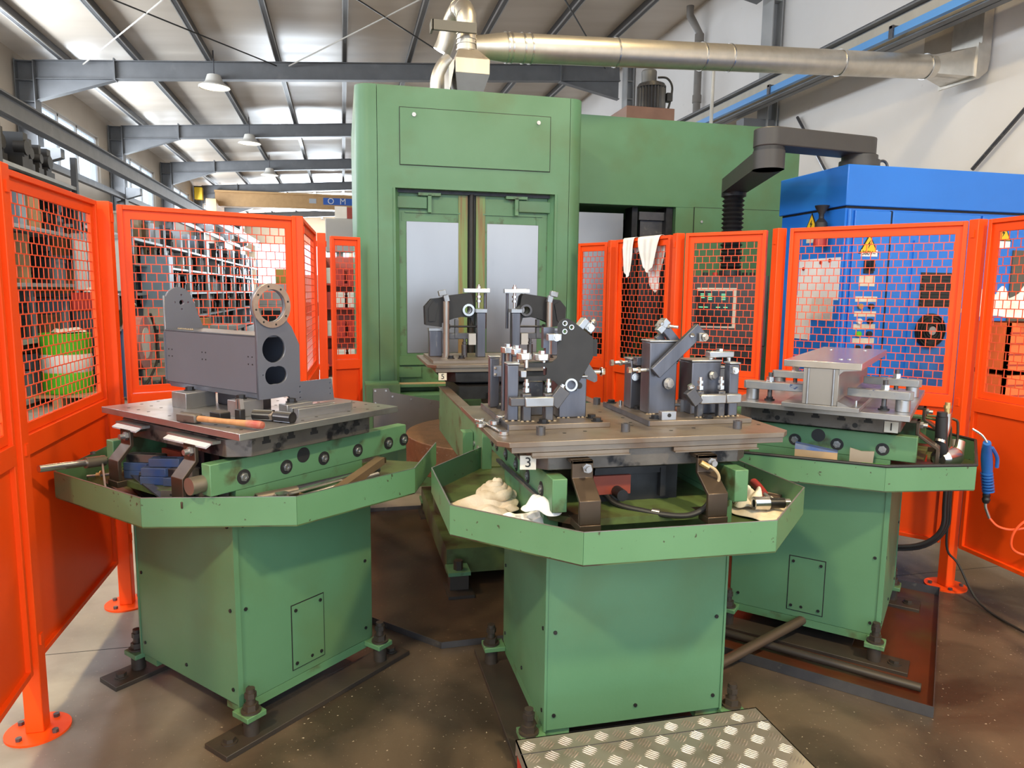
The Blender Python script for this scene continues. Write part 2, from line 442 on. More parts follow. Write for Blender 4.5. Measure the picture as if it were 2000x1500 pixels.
# crane runway beams on brackets
def runway(x, sx, label):
    t = thing('crane_runway', label, 'crane rail', (x, 0, 0))
    bm_ = MB(); ibeam(bm_, (0,-6,4.70), (0,YEND,4.70), .34, .20, .02); bm_.build('runway_beam', ZINCST, t)
    MB().box(-.03,.03,-6,YEND,4.70,4.75).build('rail', DARKST, t)
    for y in FRAMES:
        b_ = MB().prism([(sx*.10,4.34),(sx*.72,4.34),(sx*.72,3.95),(sx*.10,4.16)], 'y', y-.11, y+.11)
        b_.build('bracket', ZINCST, t)
    return t
runway(XL+.85, -1, 'steel crane runway beam along the window wall')
rr_ = runway(XR-.70, 1, 'steel crane runway beam along the white wall')
# cream web strip and blue conductor rail on the right runway
MB().box(-.02,-.012,-6,YEND,4.40,4.66).build('web_panel', mat('cream_web', (.46,.42,.35), (.40,.36,.30), rough=.6), rr_)
cr = MB().box(XR-.93, XR-.87, -6, YEND, 4.38, 4.46).build('conductor_rail', mat('conductor_blue', (.10,.30,.66), rough=.4))
tag(cr, 'light blue conductor rail running along the right crane runway', 'rail')
hm = MB()
for y in (7.0, 9.3, 11.6, 14.0): hm.box(XR-.95,XR-.70,y-.02,y+.02,4.46,4.49).box(XR-.95,XR-.93,y-.03,y+.03,4.36,4.49)
hm.build('hanger', DARKST, cr)
# lower tie rail under the windows
tr = MB().box(XL+.25, XL+.37, -6, YEND, 4.02, 4.16).build('tie_rail', ZINCST)
tag(tr, 'grey steel tie rail below the left window band', 'rail')
# roof bracing cables
def cable(p0, p1, r, mm, label):
    tag(MB().cyl(p0, p1, r, n=6).build('bracing_cable', mm), label, 'cable', 'roof bracing cables')
CABD = mat('dark_cable', (.05,.05,.05), rough=.5, metal=.4); CABL = mat('pale_cable', (.55,.50,.44), rough=.5)
cable((-4.9,16.4,roofz(-4.9)-.26), (-1.2,10.7,roofz(-1.2)-.26), .014, CABL, 'pale bracing cable rising from the left frame corner')
cable((-4.9,10.7,roofz(-4.9)-.26), (-1.25,16.4,roofz(-1.25)-.26), .014, CABD, 'dark bracing cable crossing the leftmost roof bay')
cable((-1.0,16.4,roofz(-1.0)-.26), (2.6,10.7,roofz(2.6)-.26), .014, CABL, 'pale bracing cable above the green machine')
cable((-1.0,10.7,roofz(-1.0)-.26), (2.7,16.4,roofz(2.7)-.26), .014, CABD, 'dark bracing cable passing behind the extractor hood')
cable((2.8,10.7,roofz(2.8)-.26), (6.0,16.4,roofz(6.0)-.26), .014, CABD, 'dark bracing cable above the galvanised duct')
# high bay lamps
SHADE = mat('lamp_shade_white', (.70,.66,.60), rough=.4)
LAMPG = emit('lamp_glass', (1.0,.86,.62), 2.0)
LABL = {(-2.47,16.3):'nearest round high bay lamp hanging over the left aisle', (-2.47,22.1):'second round high bay lamp over the left aisle',
        (-2.47,27.9):'third and smallest high bay lamp over the left aisle', (2.75,16.3):'high bay lamp half hidden behind the extractor hood',
        (-2.47,-1.0):'high bay lamp over the left aisle behind the viewer', (-2.47,4.7):'high bay lamp above the left mesh fence', (-2.47,10.5):'high bay lamp over the storage racks by the drum',
        (2.75,-1.0):'high bay lamp behind the viewer on the machine side', (2.75,4.7):'high bay lamp above the blue control cabinet'}
for x, y in ((-2.47,-1.0),(-2.47,4.7),(-2.47,10.5),(-2.47,16.3),(-2.47,22.1),(-2.47,27.9),(2.75,-1.0),(2.75,4.7),(2.75,16.3)):
    zt = roofz(x)-.55; zl = 5.72
    t = thing('high_bay_lamp', LABL.get((x,y), 'high bay lamp hanging from the roof above the machine'), 'lamp', (x,y,zl), 0, 'high bay lamps')
    MB().lathe([(.05,.22),(.13,.20),(.17,.08),(.19,.05),(.30,-.02),(.305,-.045),(.29,-.035),(.18,.04)], n=28).build('lamp_shade', SHADE, t)
    MB().lathe([(.0,-.035),(.28,-.035),(.28,-.028),(.0,-.028)], n=28).build('lamp_glass', LAMPG, t)
    MB().cyl((0,0,.20),(0,0,roofz(x)-.0-zl),.012,n=8).build('suspension', DARKST, t)
    l = bpy.data.lights.new('lamp_light','AREA'); l.shape='DISK'; l.size=.5; l.energy=(225 if y < 0 else 60 if y < 12 else 25); l.color=(1.0,.78,.43)
    lo = bpy.data.objects.new('lamp_light', l); COL.objects.link(lo); lo.parent=t; lo.location=(0,0,-.06)
# bridge crane far down the hall
t = thing('bridge_crane', 'yellow overhead bridge crane girder with blue maker sign', 'crane', (0, 34.0, 0))
MB().box(XL+.9, XR-.8, -.35, .35, 5.15, 5.78).build('girder', CRANEY, t, bevel=.02)
MB().box(XL+.9, XR-.8, -.48, .48, 5.72, 5.80).build('top_flange', CRANEY, t)
for x in (XL+.85, XR-.7): MB().box(x-.2, x+.2, -1.1, 1.1, 4.76, 5.35).build('end_carriage', CRANEY, t)
MB().box(-6.0,-5.7,-.7,-.4,5.35,5.85).build('junction_box', YELLOW, t)
MB().box(-.75,1.8,-.362,-.352,5.36,5.66).build('maker_sign', mat('sign_blue', (.03,.11,.42), rough=.4), t)
for i, ch in enumerate('OMI'):
    me = text_mesh(ch, .36, .006); o = link('letter', me, WHITE, t, loc=(-.42+i*.52, -.372, 5.51)); o.rotation_euler = (pi/2,0,0)
MB().box(-1.35,-1.05,-.362,-.352,5.40,5.60).build('rating_plate', LGREY, t)
# rain pipes and conduit on the right wall
def pipe_thing(name, label, pts, r, mm, cat='pipe', n=14, smooth=0):
    return tag(MB().tube(pts, r, n=n, smooth=smooth).build(name, mm), label, cat)
PIPEB = mat('brown_pipe', (.22,.19,.165), (.17,.15,.13), rough=.5)
dp = pipe_thing('downpipe', 'brown rainwater downpipe with offset bend on the white wall', [(XR-.35,13.0,roofz(XR-.35)-.12),(XR-.35,13.0,6.75),(XR-.14,13.0,6.45),(XR-.14,13.0,.0)], .07, PIPEB)
for z in (6.3,5.2,4.2): MB().cyl((XR-.14,13.0,z),(XR-.14,13.0,z+.14),.085,n=14).build('pipe_collar', PIPEB, dp)
pipe_thing('support_pole', 'thin pale support pole below the galvanised duct', [(4.05,7.6,3.2),(4.05,7.6,4.2)], .02, LGREY)
# sloping stays on the right wall
for p0, p1, lb in (((XR-.06,9.9,4.25),(XR-.06,8.3,2.3),'short diagonal stay rod under the crane bracket'), ((XR-.06,5.71,3.82),(XR-.06,6.67,2.98),'long diagonal stay rod at the right edge of the wall')):
    tag(MB().cyl(p0,p1,.022,n=8).build('stay_rod', DARKST), lb, 'rod')
# ================================================================== the green machining centre
MY = 5.80
t = thing('machining_centre', 'large green machining centre with double stainless doors', 'machine', (0, 0, 0))
def rounded_pillar(x_out, x_in, sx, z0, z1, name):
    r = .11; y1 = 7.9
    pts = [(x_in, MY)]
    for i in range(9):
        a = pi/2*i/8
        pts.append((x_out + sx*r*(1-sin(a)), MY + r*(1-cos(a))))
    pts += [(x_out, y1), (x_in, y1)]
    return MB().prism(pts, 'z', z0, z1).build(name, GREEN, t, sharp=50)
rounded_pillar(.118, .280, 1, 0, 3.165, 'corner_pillar')
rounded_pillar(1.958, 1.837, -1, 0, 3.165, 'corner_pillar')
OX0, OX1, OZ0, OZ1 = .417, 1.716, .85, 2.40
MB().box(.284, 1.833, MY, 7.9, OZ1+.0, 3.165).build('head_panel', GREEN, t)
MB().box(.284, OX0, MY, 6.3, 0, OZ1).build('door_jamb', GREEN, t)
MB().box(OX1, 1.833, MY, 6.3, 0, OZ1).build('door_jamb', GREEN, t)
MB().box(OX0, OX1, MY-.02, 6.3, 0, OZ0).build('sill_panel', GREENW, t)
# narrow light bevel around the opening
MB().prism([(OX0-.02,MY-.004),(OX0+.035,MY+.09),(OX0-.02,MY+.09)],'z',OZ0,OZ1).build('opening_bevel', GREENIN, t)
MB().prism([(OX1+.02,MY-.004),(OX1-.035,MY+.09),(OX1+.02,MY+.09)],'z',OZ0,OZ1).build('opening_bevel', GREENIN, t)
# access cover, thin gap around it
MB().box(.452,1.669,MY-.004,MY+.004,2.573,3.010).build('cover_gap', INK, t)
cv = MB().box(.457,1.664,MY-.008,MY+.002,2.578,3.005).build('access_cover', GREEN, t, bevel=.002)
for x, z in ((.565,2.955),(1.565,2.955)):
    MB().cyl((x,MY-.016,z),(x,MY-.007,z),.016,n=16).build('quarter_turn_lock', STEEL, cv)
# doors
DY = MY+.10
for x0, x1, px0, px1 in ((OX0+.02,1.005,.509,.948),(1.075,OX1-.02,1.168,1.605)):
    d = MB().box(x0,x1,DY,DY+.05,OZ0,OZ1-.02).build('sliding_door', GREENW, t)
    MB().box(px0,px1,DY-.006,DY+.002,1.095,2.155).build('door_sheet', STAINLESS, d, bevel=.002)
    cx = .692 if x0 < 1 else 1.407
    MB().box(cx-.09,cx+.09,DY-.05,DY,2.355,2.378).box(cx-.014,cx+.014,DY-.05,DY-.02,2.225,2.36).build('door_hanger', GREENW, d)
    xa, xb = (x0+.0, cx-.02) if x0 < 1 else (cx+.02, x1)
    MB().box(xa,xb,DY-.035,DY,2.255,2.345).build('guide_block', GREEN, d, bevel=.003)
    MB().box(x0+.06,x1-.06,DY-.012,DY,2.222,2.232).box((x0+x1)/2-.25,(x0+x1)/2-.244,DY-.008,DY,2.16,2.225).box((x0+x1)/2+.2,(x0+x1)/2+.206,DY-.008,DY,2.16,2.225).build('door_rib', GREENW, d)
    xs = x1-.075 if x0 < 1 else x0
    MB().box(xs,xs+.075,DY-.010,DY,OZ0+.05,OZ1-.03).build('door_edge', mat('rust_streaked_green',(.16,.28,.10),(.20,.13,.05),rough=.5,scale=2.5,stretch=(9,9,.45),mix=(.44,.60)), d)
MB().cyl((1.035,DY-.02,OZ0),(1.035,DY-.02,OZ1-.02),.022,n=12).build('door_seal', RUBBER, t)
MB().box(1.005,1.075,DY+.01,DY+.02,OZ0,OZ1).build('seal_backing', BLACKP, t)
MB().box(OX0+.02,OX1-.02,DY-.03,DY-.005,2.375,OZ1).build('top_track', BLACKS, t)
MB().box(OX0,OX1,DY-.025,DY,1.00,1.07).box(OX0,.62,DY-.03,DY-.02,.90,.985).build('lower_ledge', GREENW, t)
MB().box(OX0-.05,1.05,MY-.14,MY-.02,.845,.865).build('sill_ledge', GREENW, t)
MB().box(OX0-.03,1.03,MY-.125,MY-.03,.865,.869).build('swarf_layer', mat('brass_swarf',(.42,.30,.18),(.30,.26,.16),rough=.6,scale=90,bump=1,bscale=200), t)
MB().box(.16,.42,MY-.30,MY-.02,.55,.885).box(.34,.80,MY-.30,MY-.02,.55,.80).build('sill_skirt', GREEN, t)
gd = MB().prism([(.215,.55),(.215,.862),(.33,.862),(.345,.832),(.79,.74),(.79,.50),(.5,.5)],'y',MY-.315,MY-.305).build('splash_guard', mat('grey_guard_sheet',(.24,.235,.23),(.19,.185,.18),rough=.38,metal=.6,scale=3,stain=(.13,.10,.075),sscale=3), t)
for x,z in ((.23,.845),(.31,.845),(.36,.80),(.50,.775),(.65,.745),(.23,.75)): MB().cyl((x,MY-.322,z),(x,MY-.312,z),.008,n=8).build('screw', STEELB, gd)
# rear housing to the right
BY = 6.80
MB().box(1.958,4.65,BY,8.2,2.465,3.30).build('rear_housing', GREEN, t, bevel=.004)
MB().box(3.28,4.65,BY,8.2,0,2.465).build('rear_housing_lower', GREEN, t)
MB().box(1.958,3.28,8.1,8.2,0,2.465).build('rear_recess', BLACKP, t)
MB().box(3.475,4.60,BY-.003,BY+.002,.6,2.474).build('hatch_gap', INK, t)
hd = MB().box(3.482,4.60,BY-.010,BY+.002,.6,2.468).build('rear_hatch', GREEN, t)
MB().cyl((3.56,BY-.02,2.33),(3.56,BY-.008,2.33),.013,n=12).build('hatch_lock', STEELB, hd)
MB().box(2.30,2.78,BY+.15,BY+.18,1.2,2.40).build('telescopic_cover', STAINLESS, t)
MB().box(2.86,2.92,BY+.12,BY+.3,1.0,2.465).box(3.20,3.27,BY+.05,BY+.3,1.0,2.465).build('guide_column', BLACKS, t)
MB().box(2.96,3.22,BY+.14,BY+.2,1.2,2.36).box(2.93,3.26,BY+.10,BY+.16,2.34,2.42).build('guide_frame', DARKST, t)
MB().box(1.98,2.28,BY+.25,BY+.3,2.2,2.465).build('inner_panel', GREENW, t)
# spindle motor on a brown box
MB().box(2.80,3.32,7.0,7.9,3.30,3.465).build('motor_plinth', mat('brown_box',(.24,.12,.08),(.19,.09,.06),rough=.5), t, bevel=.004)
mo = MB(); nf = 26
prof = []
for i in range(nf*2):
    r = .150 if i % 2 == 0 else .128; a = 2*pi*i/(nf*2); prof.append((3.145+r*cos(a), 7.2+r*sin(a)))
mo.prism(prof,'z',3.465,3.72).lathe([(.15,3.70),(.135,3.74),(.09,3.745),(.085,3.76)],(3.145,7.2,0))
mot = mo.build('motor', mat('motor_grey',(.05,.05,.056),rough=.45,metal=.3), t)
MB().lathe([(.078,3.74),(.080,3.86),(.07,3.875),(0,3.875)],(3.115,7.2,0)).build('motor_encoder', mat('encoder_grey',(.085,.09,.10),rough=.4), t)
MB().tube([(3.19,7.15,3.80),(3.28,7.12,3.79),(3.33,7.1,3.70),(3.31,7.1,3.55),(3.29,7.1,3.48)],.011,n=8).build('motor_cable', RUBBER, t)
MB().box(3.27,3.33,7.08,7.16,3.56,3.64).build('connector', BLACKP, t)
# exhaust hood and pipes on top
t = thing('exhaust_hood', 'steel exhaust hood with bent tin pipes on machine roof', 'exhaust hood', (0,0,3.165))
def frustum(mb, x0,x1,y0,y1,z0, X0,X1,Y0,Y1,z1):
    mb.add([(x0,y0,z0),(x1,y0,z0),(x1,y1,z0),(x0,y1,z0),(X0,Y0,z1),(X1,Y0,z1),(X1,Y1,z1),(X0,Y1,z1)],[(3,2,1,0),(4,5,6,7),(0,1,5,4),(1,2,6,5),(2,3,7,6),(3,0,4,7)])
HZ = 3.165
hb = MB(); frustum(hb,.985,1.155,6.25,6.45,0, .953,1.243,6.2,6.52,.25); hb.build('hood_base', mat('hood_grey',(.16,.155,.155),(.12,.115,.11),rough=.4,metal=.6,scale=4), t)
hb = MB().box(.953,1.243,6.2,6.52,.25,.372); frustum(hb,.953,1.243,6.2,6.52,.372,.99,1.155,6.28,6.44,.465); hb.build('hood_box', HOOD, t, bevel=.003)
hp = MB().cyl((1.072,6.36,.46),(1.072,6.36,.70),.083,n=24)
for z in (.47,.52,.56,.60): hp.cyl((1.072,6.36,z),(1.072,6.36,z+.012),.09,n=24)
hp.tube([(1.072,6.36,.68),(1.066,6.38,.78),(1.05,6.48,.86),(1.02,6.62,.86),(.985,6.72,.78),(.95,6.76,.66),(.915,6.78,.58)],.083,n=20,smooth=5)
hp.build('bent_pipe', ZINC, t)
rg = MB()
for p,q in (((1.069,6.37,.75),(1.067,6.38,.762)),((1.058,6.44,.835),(1.054,6.455,.843)),((1.035,6.55,.868),(1.03,6.565,.868))): rg.cyl(p,q,.088,n=20)
rg.build('pipe_seam', ZINC, t)
MB().tube([(.885,6.8,0),(.885,6.8,.24),(.895,6.8,.36),(.94,6.79,.46),(1.0,6.78,.52)],.077,n=18,smooth=4).build('riser_pipe', ZINC, t)
MB().cyl((.885,6.8,.22),(.885,6.8,.235),.085,n=18).build('riser_clamp', STEELB, t)
MB().box(.76,1.13,6.20,6.23,.572,.652).box(.752,.77,6.2,6.32,.572,.652).build('bracket_plate', mat('bracket_grey',(.15,.14,.12),rough=.6), t)
MB().prism([(.90,.30),(.94,.36),(.945,.30),(.905,.10),(.90,.12)],'y',6.22,6.5).build('side_flap', STAINLESS, t)
# long galvanised duct
t = thing('extraction_duct', 'long round galvanised extraction duct running to the white wall', 'duct', (0,0,0))
A_ = Vector((1.42,6.42,3.715)); B_ = Vector((6.15,6.78,4.03)); dd = (B_-A_).normalized()
MB().cyl(A_,B_,.122,n=32).build('duct_tube', ZINC, t)
cm = MB().cyl(A_-dd*.28+Vector((0,0,-.005)),A_,.088,.122,n=32); cm.build('duct_reducer', ZINC, t)
for s in (0.0,.04,.15,.22,1.05,1.95,2.25,3.55,4.66):
    MB().cyl(A_+dd*s,A_+dd*(s+.014),.130,n=32).build('clamp_ring', STEELB, t)
tr_ = MB()
e0 = B_; 
n_=16; vs=[]; 
a_=Vector((-dd.y,dd.x,0)).normalized(); b_=dd.cross(a_)
for i in range(n_):
    an=2*pi*i/n_; vs.append(e0+a_*(.122*cos(an))+b_*(.122*sin(an)))
e1=Vector((6.52,6.80,4.06))
for i in range(n_):
    an=2*pi*i/n_; m_=max(abs(cos(an)),abs(sin(an))); vs.append(e1+Vector((0,.22*cos(an)/m_,0))+Vector((0,0,.15*sin(an)/m_)))
tr_.add(vs,[(i,(i+1)%n_,n_+(i+1)%n_,n_+i) for i in range(n_)]+[tuple(range(n_,2*n_))])
tr_.build('duct_transition', ZINC, t)
MB().box(6.51,6.53,6.55,7.05,3.88,4.24).build('transition_flange', ZINC, t)
el = MB().prism([(6.52,3.90),(6.60,3.90),(6.70,3.98),(6.72,4.10),(6.72,4.75),(6.60,4.75),(6.60,4.26),(6.52,4.22)],'y',6.60,7.0)
el.build('wall_elbow', ZINC, t)
# hinged blanking plate on the wall above the duct
tag(MB().box(6.735,6.748,6.9,7.55,4.25,4.62).build('wall_patch', mat('pale_patch',(.50,.44,.38),(.44,.38,.32),rough=.7)), 'pale sheet patch on the wall beside the duct elbow','panel')

# ================================================================== blue control cabinet with swivel arm
CX, CY, CZ = 3.40, 4.41, 2.50
t = thing('control_cabinet', 'tall blue electrical control cabinet behind right mesh fence', 'cabinet', (0,0,0))
MB().box(CX,6.2,CY,5.20,2.222,CZ).build('top_cap', BLUE, t, bevel=.006)
MB().box(CX+.02,6.18,CY+.03,5.18,.10,2.21).build('body', BLUE, t)
MB().box(CX+.03,6.17,CY+.04,5.17,.0,.10).build('plinth', BLACKP, t)
MB().box(CX+.02,6.18,CY+.025,5.18,2.208,2.224).build('shadow_gap', INK, t)
for x0,x1 in ((CX+.09,3.783),(3.80,4.55),(4.57,5.4)):
    MB().box(x0,x1,CY+.012,CY+.03,.14,2.195).build('cabinet_door', BLUE, t, bevel=.004)
MB().box(3.785,3.798,CY+.02,CY+.035,.14,2.2).build('door_gap', INK, t)
MB().box(3.985,4.005,CY+.0,CY+.012,.5,2.0).build('door_strip', BLUE, t)
MB().cyl((CX+.05,CY+.02,.14),(CX+.05,CY+.02,2.2),.012,n=8).build('door_hinge', BLUE, t)
# warning triangle, voltage label, knobs and name strips on the narrow door
def tri_sign(cx, cz, w, y, M=None):
    s_ = MB(M).prism([(cx-w/2,cz-w*.43),(cx+w/2,cz-w*.43),(cx,cz+w*.43)],'y',y-.002,y).build('warning_triangle', INK, t)
    k = .80
    MB(M).prism([(cx-w/2*k,cz-w*.43*k-w*.02),(cx+w/2*k,cz-w*.43*k-w*.02),(cx,cz+w*.43*k-w*.02)],'y',y-.004,y-.002).build('triangle_face', YELLOW, s_)
    MB(M).prism([(cx+.008,cz+.024),(cx-.014,cz-.008),(cx-.001,cz-.008),(cx-.008,cz-.034),(cx+.014,cz-.0),(cx+.001,cz-.0)],'y',y-.006,y-.004).build('lightning_bolt', INK, s_)
FYD = CY+.012
tri_sign(3.617, 1.967, .165, FYD)
lp = MB().box(3.555,3.690,FYD-.003,FYD,1.878,1.925).build('voltage_label', PAPER, t)
o = link('voltage_text', text_mesh('380V~', .042), INK, lp, loc=(3.617,FYD-.005,1.901)); o.rotation_euler=(pi/2,0,0)
kb = MB().box(3.585,3.665,FYD-.012,FYD,1.76,1.85).build('main_switch', BLACKP, t, bevel=.003)
MB().cyl((3.625,FYD-.04,1.815),(3.625,FYD-.01,1.815),.026,n=20).box(3.617,3.634,FYD-.055,FYD-.03,1.775,1.85).build('switch_knob', INK, kb)
MB().box(3.555,3.685,FYD-.003,FYD,1.67,1.745).build('name_plate', TAG, t)
for z in (1.58,1.475,1.384,1.284):
    MB().box(3.535,3.715,FYD-.003,FYD,z-.020,z+.018).build('name_strip', TAG, t)
    for x in (3.575,3.665):
        MB().cyl((x,FYD-.02,z-.052),(x,FYD,z-.052),.020,n=16).build('push_button', {1.58:BRASS,1.475:WHITE,1.384:GREENPL}.get(z,BLACKP) if x<3.6 else BLACKP, t)
# cooling vents on the wide door
va = MB().box(4.07,4.36,FYD-.006,FYD,1.525,1.775).build('vent_grille', BLACKP, t)
for k in range(9): MB().box(4.08,4.35,FYD-.014,FYD-.006,1.54+k*.026,1.548+k*.026).build('vent_slat', RUBBER, va)
fn = MB().cyl((4.18,FYD-.02,1.355),(4.18,FYD,1.355),.125,n=36).build('cooling_fan', BLACKP, t)
for r in (.05,.075,.10,.12): MB().pipe((4.18,FYD-.03,1.355),(4.18,FYD-.022,1.355),r,r-.006,n=30).build('fan_guard_ring', RUBBER, fn)
MB().cyl((4.18,FYD-.034,1.355),(4.18,FYD-.02,1.355),.032,n=20).build('fan_hub', STEEL, fn)
tri_sign(4.76, 2.08, .16, FYD); MB().box(4.68,4.83,FYD-.003,FYD,1.965,2.015).build('voltage_label', PAPER, t)
MB().box(4.86,5.5,FYD-.012,FYD,1.25,1.95).build('inspection_window', mat('smoked_panel',(.10,.085,.07),rough=.3), t)
# left side: papers with magnets, warning triangle, torch shaped lamp
SX = CX+.018
def side_sheet(y0,y1,z0,z1,name='paper_sheet',mm=PAPER,skew=0.0,th=.002,par=None):
    return MB().prism([(y0,z0),(y1,z0+skew),(y1,z1+skew),(y0,z1)],'x',SX-th,SX+.001).build(name,mm,par or t)
p1 = side_sheet(4.45,4.92,1.57,1.87); side_sheet(4.74,4.96,1.27,1.60,th=.003); side_sheet(4.50,4.74,1.42,1.585,mm=mat('printed_paper',(.55,.56,.57),(.66,.67,.70),rough=.8,scale=40),th=.003)
for y,z in ((4.86,1.80),(4.56,1.85),(4.66,1.84)): MB().cyl((SX-.008,y,z),(SX,y,z),.014,n=12).build('magnet', RED, p1)
ts = MB().prism([(4.72,2.07),(4.88,2.07),(4.80,2.21)],'x',SX-.003,SX).build('warning_triangle', INK, t)
MB().prism([(4.735,2.078),(4.865,2.078),(4.80,2.193)],'x',SX-.005,SX-.003).build('triangle_face', YELLOW, ts)
MB().prism([(4.793,2.16),(4.815,2.125),(4.803,2.125),(4.81,2.09),(4.786,2.132),(4.798,2.132)],'x',SX-.007,SX-.005).build('lightning_bolt', INK, ts)
side_sheet(4.75,4.85,1.99,2.03,'voltage_label',TAG)
hl = MB().lathe([(.0,.12),(.05,.12),(.045,.105),(.018,.06),(.018,.03),(.042,.0),(.042,-.10),(.0,-.10)],(SX-.06,4.61,2.12),n=20).build('hand_lamp', BLACKP, t)
MB().lathe([(.041,-.10),(.044,-.13),(.044,-.17),(.0,-.17)],(SX-.06,4.61,2.12),n=20).build('lamp_band', RED, hl)
eb = thing('eye_bolt','grey lifting eye bolt on blue cabinet roof','bolt',(3.95,4.75,CZ))
MB().cyl((0,0,0),(0,0,.02),.025,n=16).build('shank', DARKST, eb)
ring=[(.045*cos(2*pi*i/20),0,.06+.045*sin(2*pi*i/20)) for i in range(21)]
MB().tube(ring,.010,n=10,smooth=0,cap=False).build('ring', DARKST, eb)
# swivel arm
t = thing('swivel_arm','dark charcoal jointed swivel arm mounted on blue cabinet','arm',(0,0,0))
def capsule(p0,p1,r,z0,z1):
    p0=Vector(p0);p1=Vector(p1);a=atan2(p1.y-p0.y,p1.x-p0.x);pts=[]
    for i in range(13): pts.append((p0.x+r*cos(a+pi/2+pi*i/12),p0.y+r*sin(a+pi/2+pi*i/12)))
    for i in range(13): pts.append((p1.x+r*cos(a-pi/2+pi*i/12),p1.y+r*sin(a-pi/2+pi*i/12)))
    return MB().prism(pts,'z',z0,z1)
J1=(3.60,4.56,0); J2=(2.82,4.47,0); J3=(3.19,5.54,0)
MB().cyl((J1[0],J1[1],CZ),(J1[0],J1[1],CZ+.05),.135,n=28).cyl((J1[0],J1[1],CZ+.05),(J1[0],J1[1],CZ+.085),.12,n=28).build('base_collar', ARMG, t)
capsule(J1,J2,.105,CZ+.085,CZ+.205).build('upper_arm', ARMG, t, bevel=.008)
MB().cyl((J2[0],J2[1],CZ+.06),(J2[0],J2[1],CZ+.085),.100,n=28).build('elbow_ring', BLACKP, t)
capsule(J2,J3,.100,CZ-.06,CZ+.055).cyl((J2[0],J2[1],CZ-.06),(J2[0],J2[1],CZ+.06),.105,n=28).build('lower_arm', ARMG, t)
bl = MB().cyl((J3[0],J3[1],CZ-.09),(J3[0],J3[1],CZ-.06),.100,n=24); bl.build('wrist_collar', BLACKP, t)
prof=[]; z=CZ-.09
k=0
while z>1.80:
    prof.append((.092 if k%2==0 else .072,z)); z-=.018; k+=1
MB().lathe(prof,(J3[0],J3[1],0),n=24).build('bellows', RUBBER, t, sharp=60)
# operator console hanging from the arm
t = thing('operator_console','dark operator console with screen hanging behind mesh fence','console',(3.19,5.54,0),radians(-30))
MB().box(-.31,.31,-.05,.22,1.17,1.76).build('housing', mat('console_dark',(.055,.055,.065),rough=.45), t, bevel=.01)
sb = MB().box(-.26,.06,-.056,-.05,1.32,1.655).build('screen_bezel', mat('bezel_cream',(.62,.60,.54),rough=.5), t)
sc_ = MB().box(-.265,.035,-.060,-.055,1.335,1.63).build('screen', SCREEN, sb)
LEDG = emit('screen_text', (.15,.85,.35), .8)
for z,xs in ((1.60,(-.23,-.17,-.06)),(1.585,(-.23,-.17,-.06)),(1.57,(-.23,-.17,-.06)),(1.555,(-.17,-.06)),(1.49,(-.24,-.20,-.10,-.04)),):
    for x in xs: MB().box(x,x+.034,-.0615,-.060,z,z+.006).build('screen_line', LEDG, sc_)
MB().box(-.30,.30,-.09,.10,1.08,1.17).build('keyboard_shelf', BLACKP, t)
for i,x in enumerate((-.2,-.12,-.05,.05,.12,.18)): MB().cyl((x,0,1.76),(x,0,1.785),.022,n=12).build('push_button', RED if i in (1,3) else BLACKP, t)
MB().cyl((0,.0,1.76),(0,.0,1.80),.09,n=20).build('mount_flange', BLACKP, t)
MB().box(-.25,.25,.0,.2,.2,1.08).build('pedestal', BLACKP, t)
# ================================================================== orange safety fence
def fence_mesh(L, zb, zt, pitch=.0475, row=.0435, w=.0042, th=.003):
    mb = MB(); n = int(round((zt-zb)/row)); row = (zt-zb)/n
    for i in range(n+1): mb.box(0, L, -th/2, th/2, zb+i*row-w/2, zb+i*row+w/2)
    for i in range(n):
        x = (pitch/2 if i % 2 else 0) + .012
        while x < L:
            mb.box(x-w/2, x+w/2, -th/2+.0005, th/2-.0005, zb+i*row+w/2, zb+(i+1)*row-w/2); x += pitch
    return mb
def fence_panel(p0, p1, label, z0=.24, z1=2.0):
    p0 = Vector((*p0,0)); p1 = Vector((*p1,0)); L = (p1-p0).length; a = atan2(p1.y-p0.y, p1.x-p0.x)
    t = thing('mesh_fence', label, 'fence', p0, a, 'orange mesh fence panels')
    f = .022
    fr = MB().box(0,f,-.02,.02,z0,z1).box(L-f,L,-.02,.02,z0,z1).box(f,L-f,-.02,.02,z1-f,z1).box(f,L-f,-.02,.02,z0,z0+f)
    fr.build('panel_frame', ORANGE, t, bevel=.002)
    mw = .055 if L > .5 else .035
    MB().box(f,mw,-.006,.006,1.075,z1-f).box(L-mw,L-f,-.006,.006,1.075,z1-f).box(mw,L-mw,-.006,.006,1.935,z1-f).box(mw,L-mw,-.006,.006,1.075,1.11).build('mesh_border', ORANGE, t)
    MB().box(f*.6,L-f*.6,-.022,.022,1.0,1.072).build('middle_rail', ORANGE, t, bevel=.002)
    MB().box(f,L-f,-.003,.003,z0+f,1.0).build('sheet_panel', ORANGE, t)
    o = fence_mesh(L-2*mw, 1.11, 1.935).build('wire_mesh', WIRE, t); o.location = (mw,0,0); stuff(o)
    return t
def fence_post(p, label, rz=0.0):
    t = thing('fence_post', label, 'post', (p[0],p[1],0), rz, 'orange fence posts')
    MB().box(-.03,.03,-.03,.03,.008,2.005).build('post_tube', ORANGE, t, bevel=.003)
    MB().cyl((0,0,0),(0,0,.008),.105,n=36).build('base_flange', ORANGE, t)
    for k in range(4):
        a = pi/4+k*pi/2+.3
        MB().hexbolt((.078*cos(a),.078*sin(a),.008),(0,0,1),.011,.012).build('anchor_bolt', DARKST, t)
    for z in (.35,1.04,1.93): MB().box(-.036,.036,-.012,.012,z-.02,z+.02).build('hinge_lug', ORANGE, t)
    return t
fence_panel((-1.105,2.70),(-1.05,1.72),'orange fence panel cut by the left picture edge')
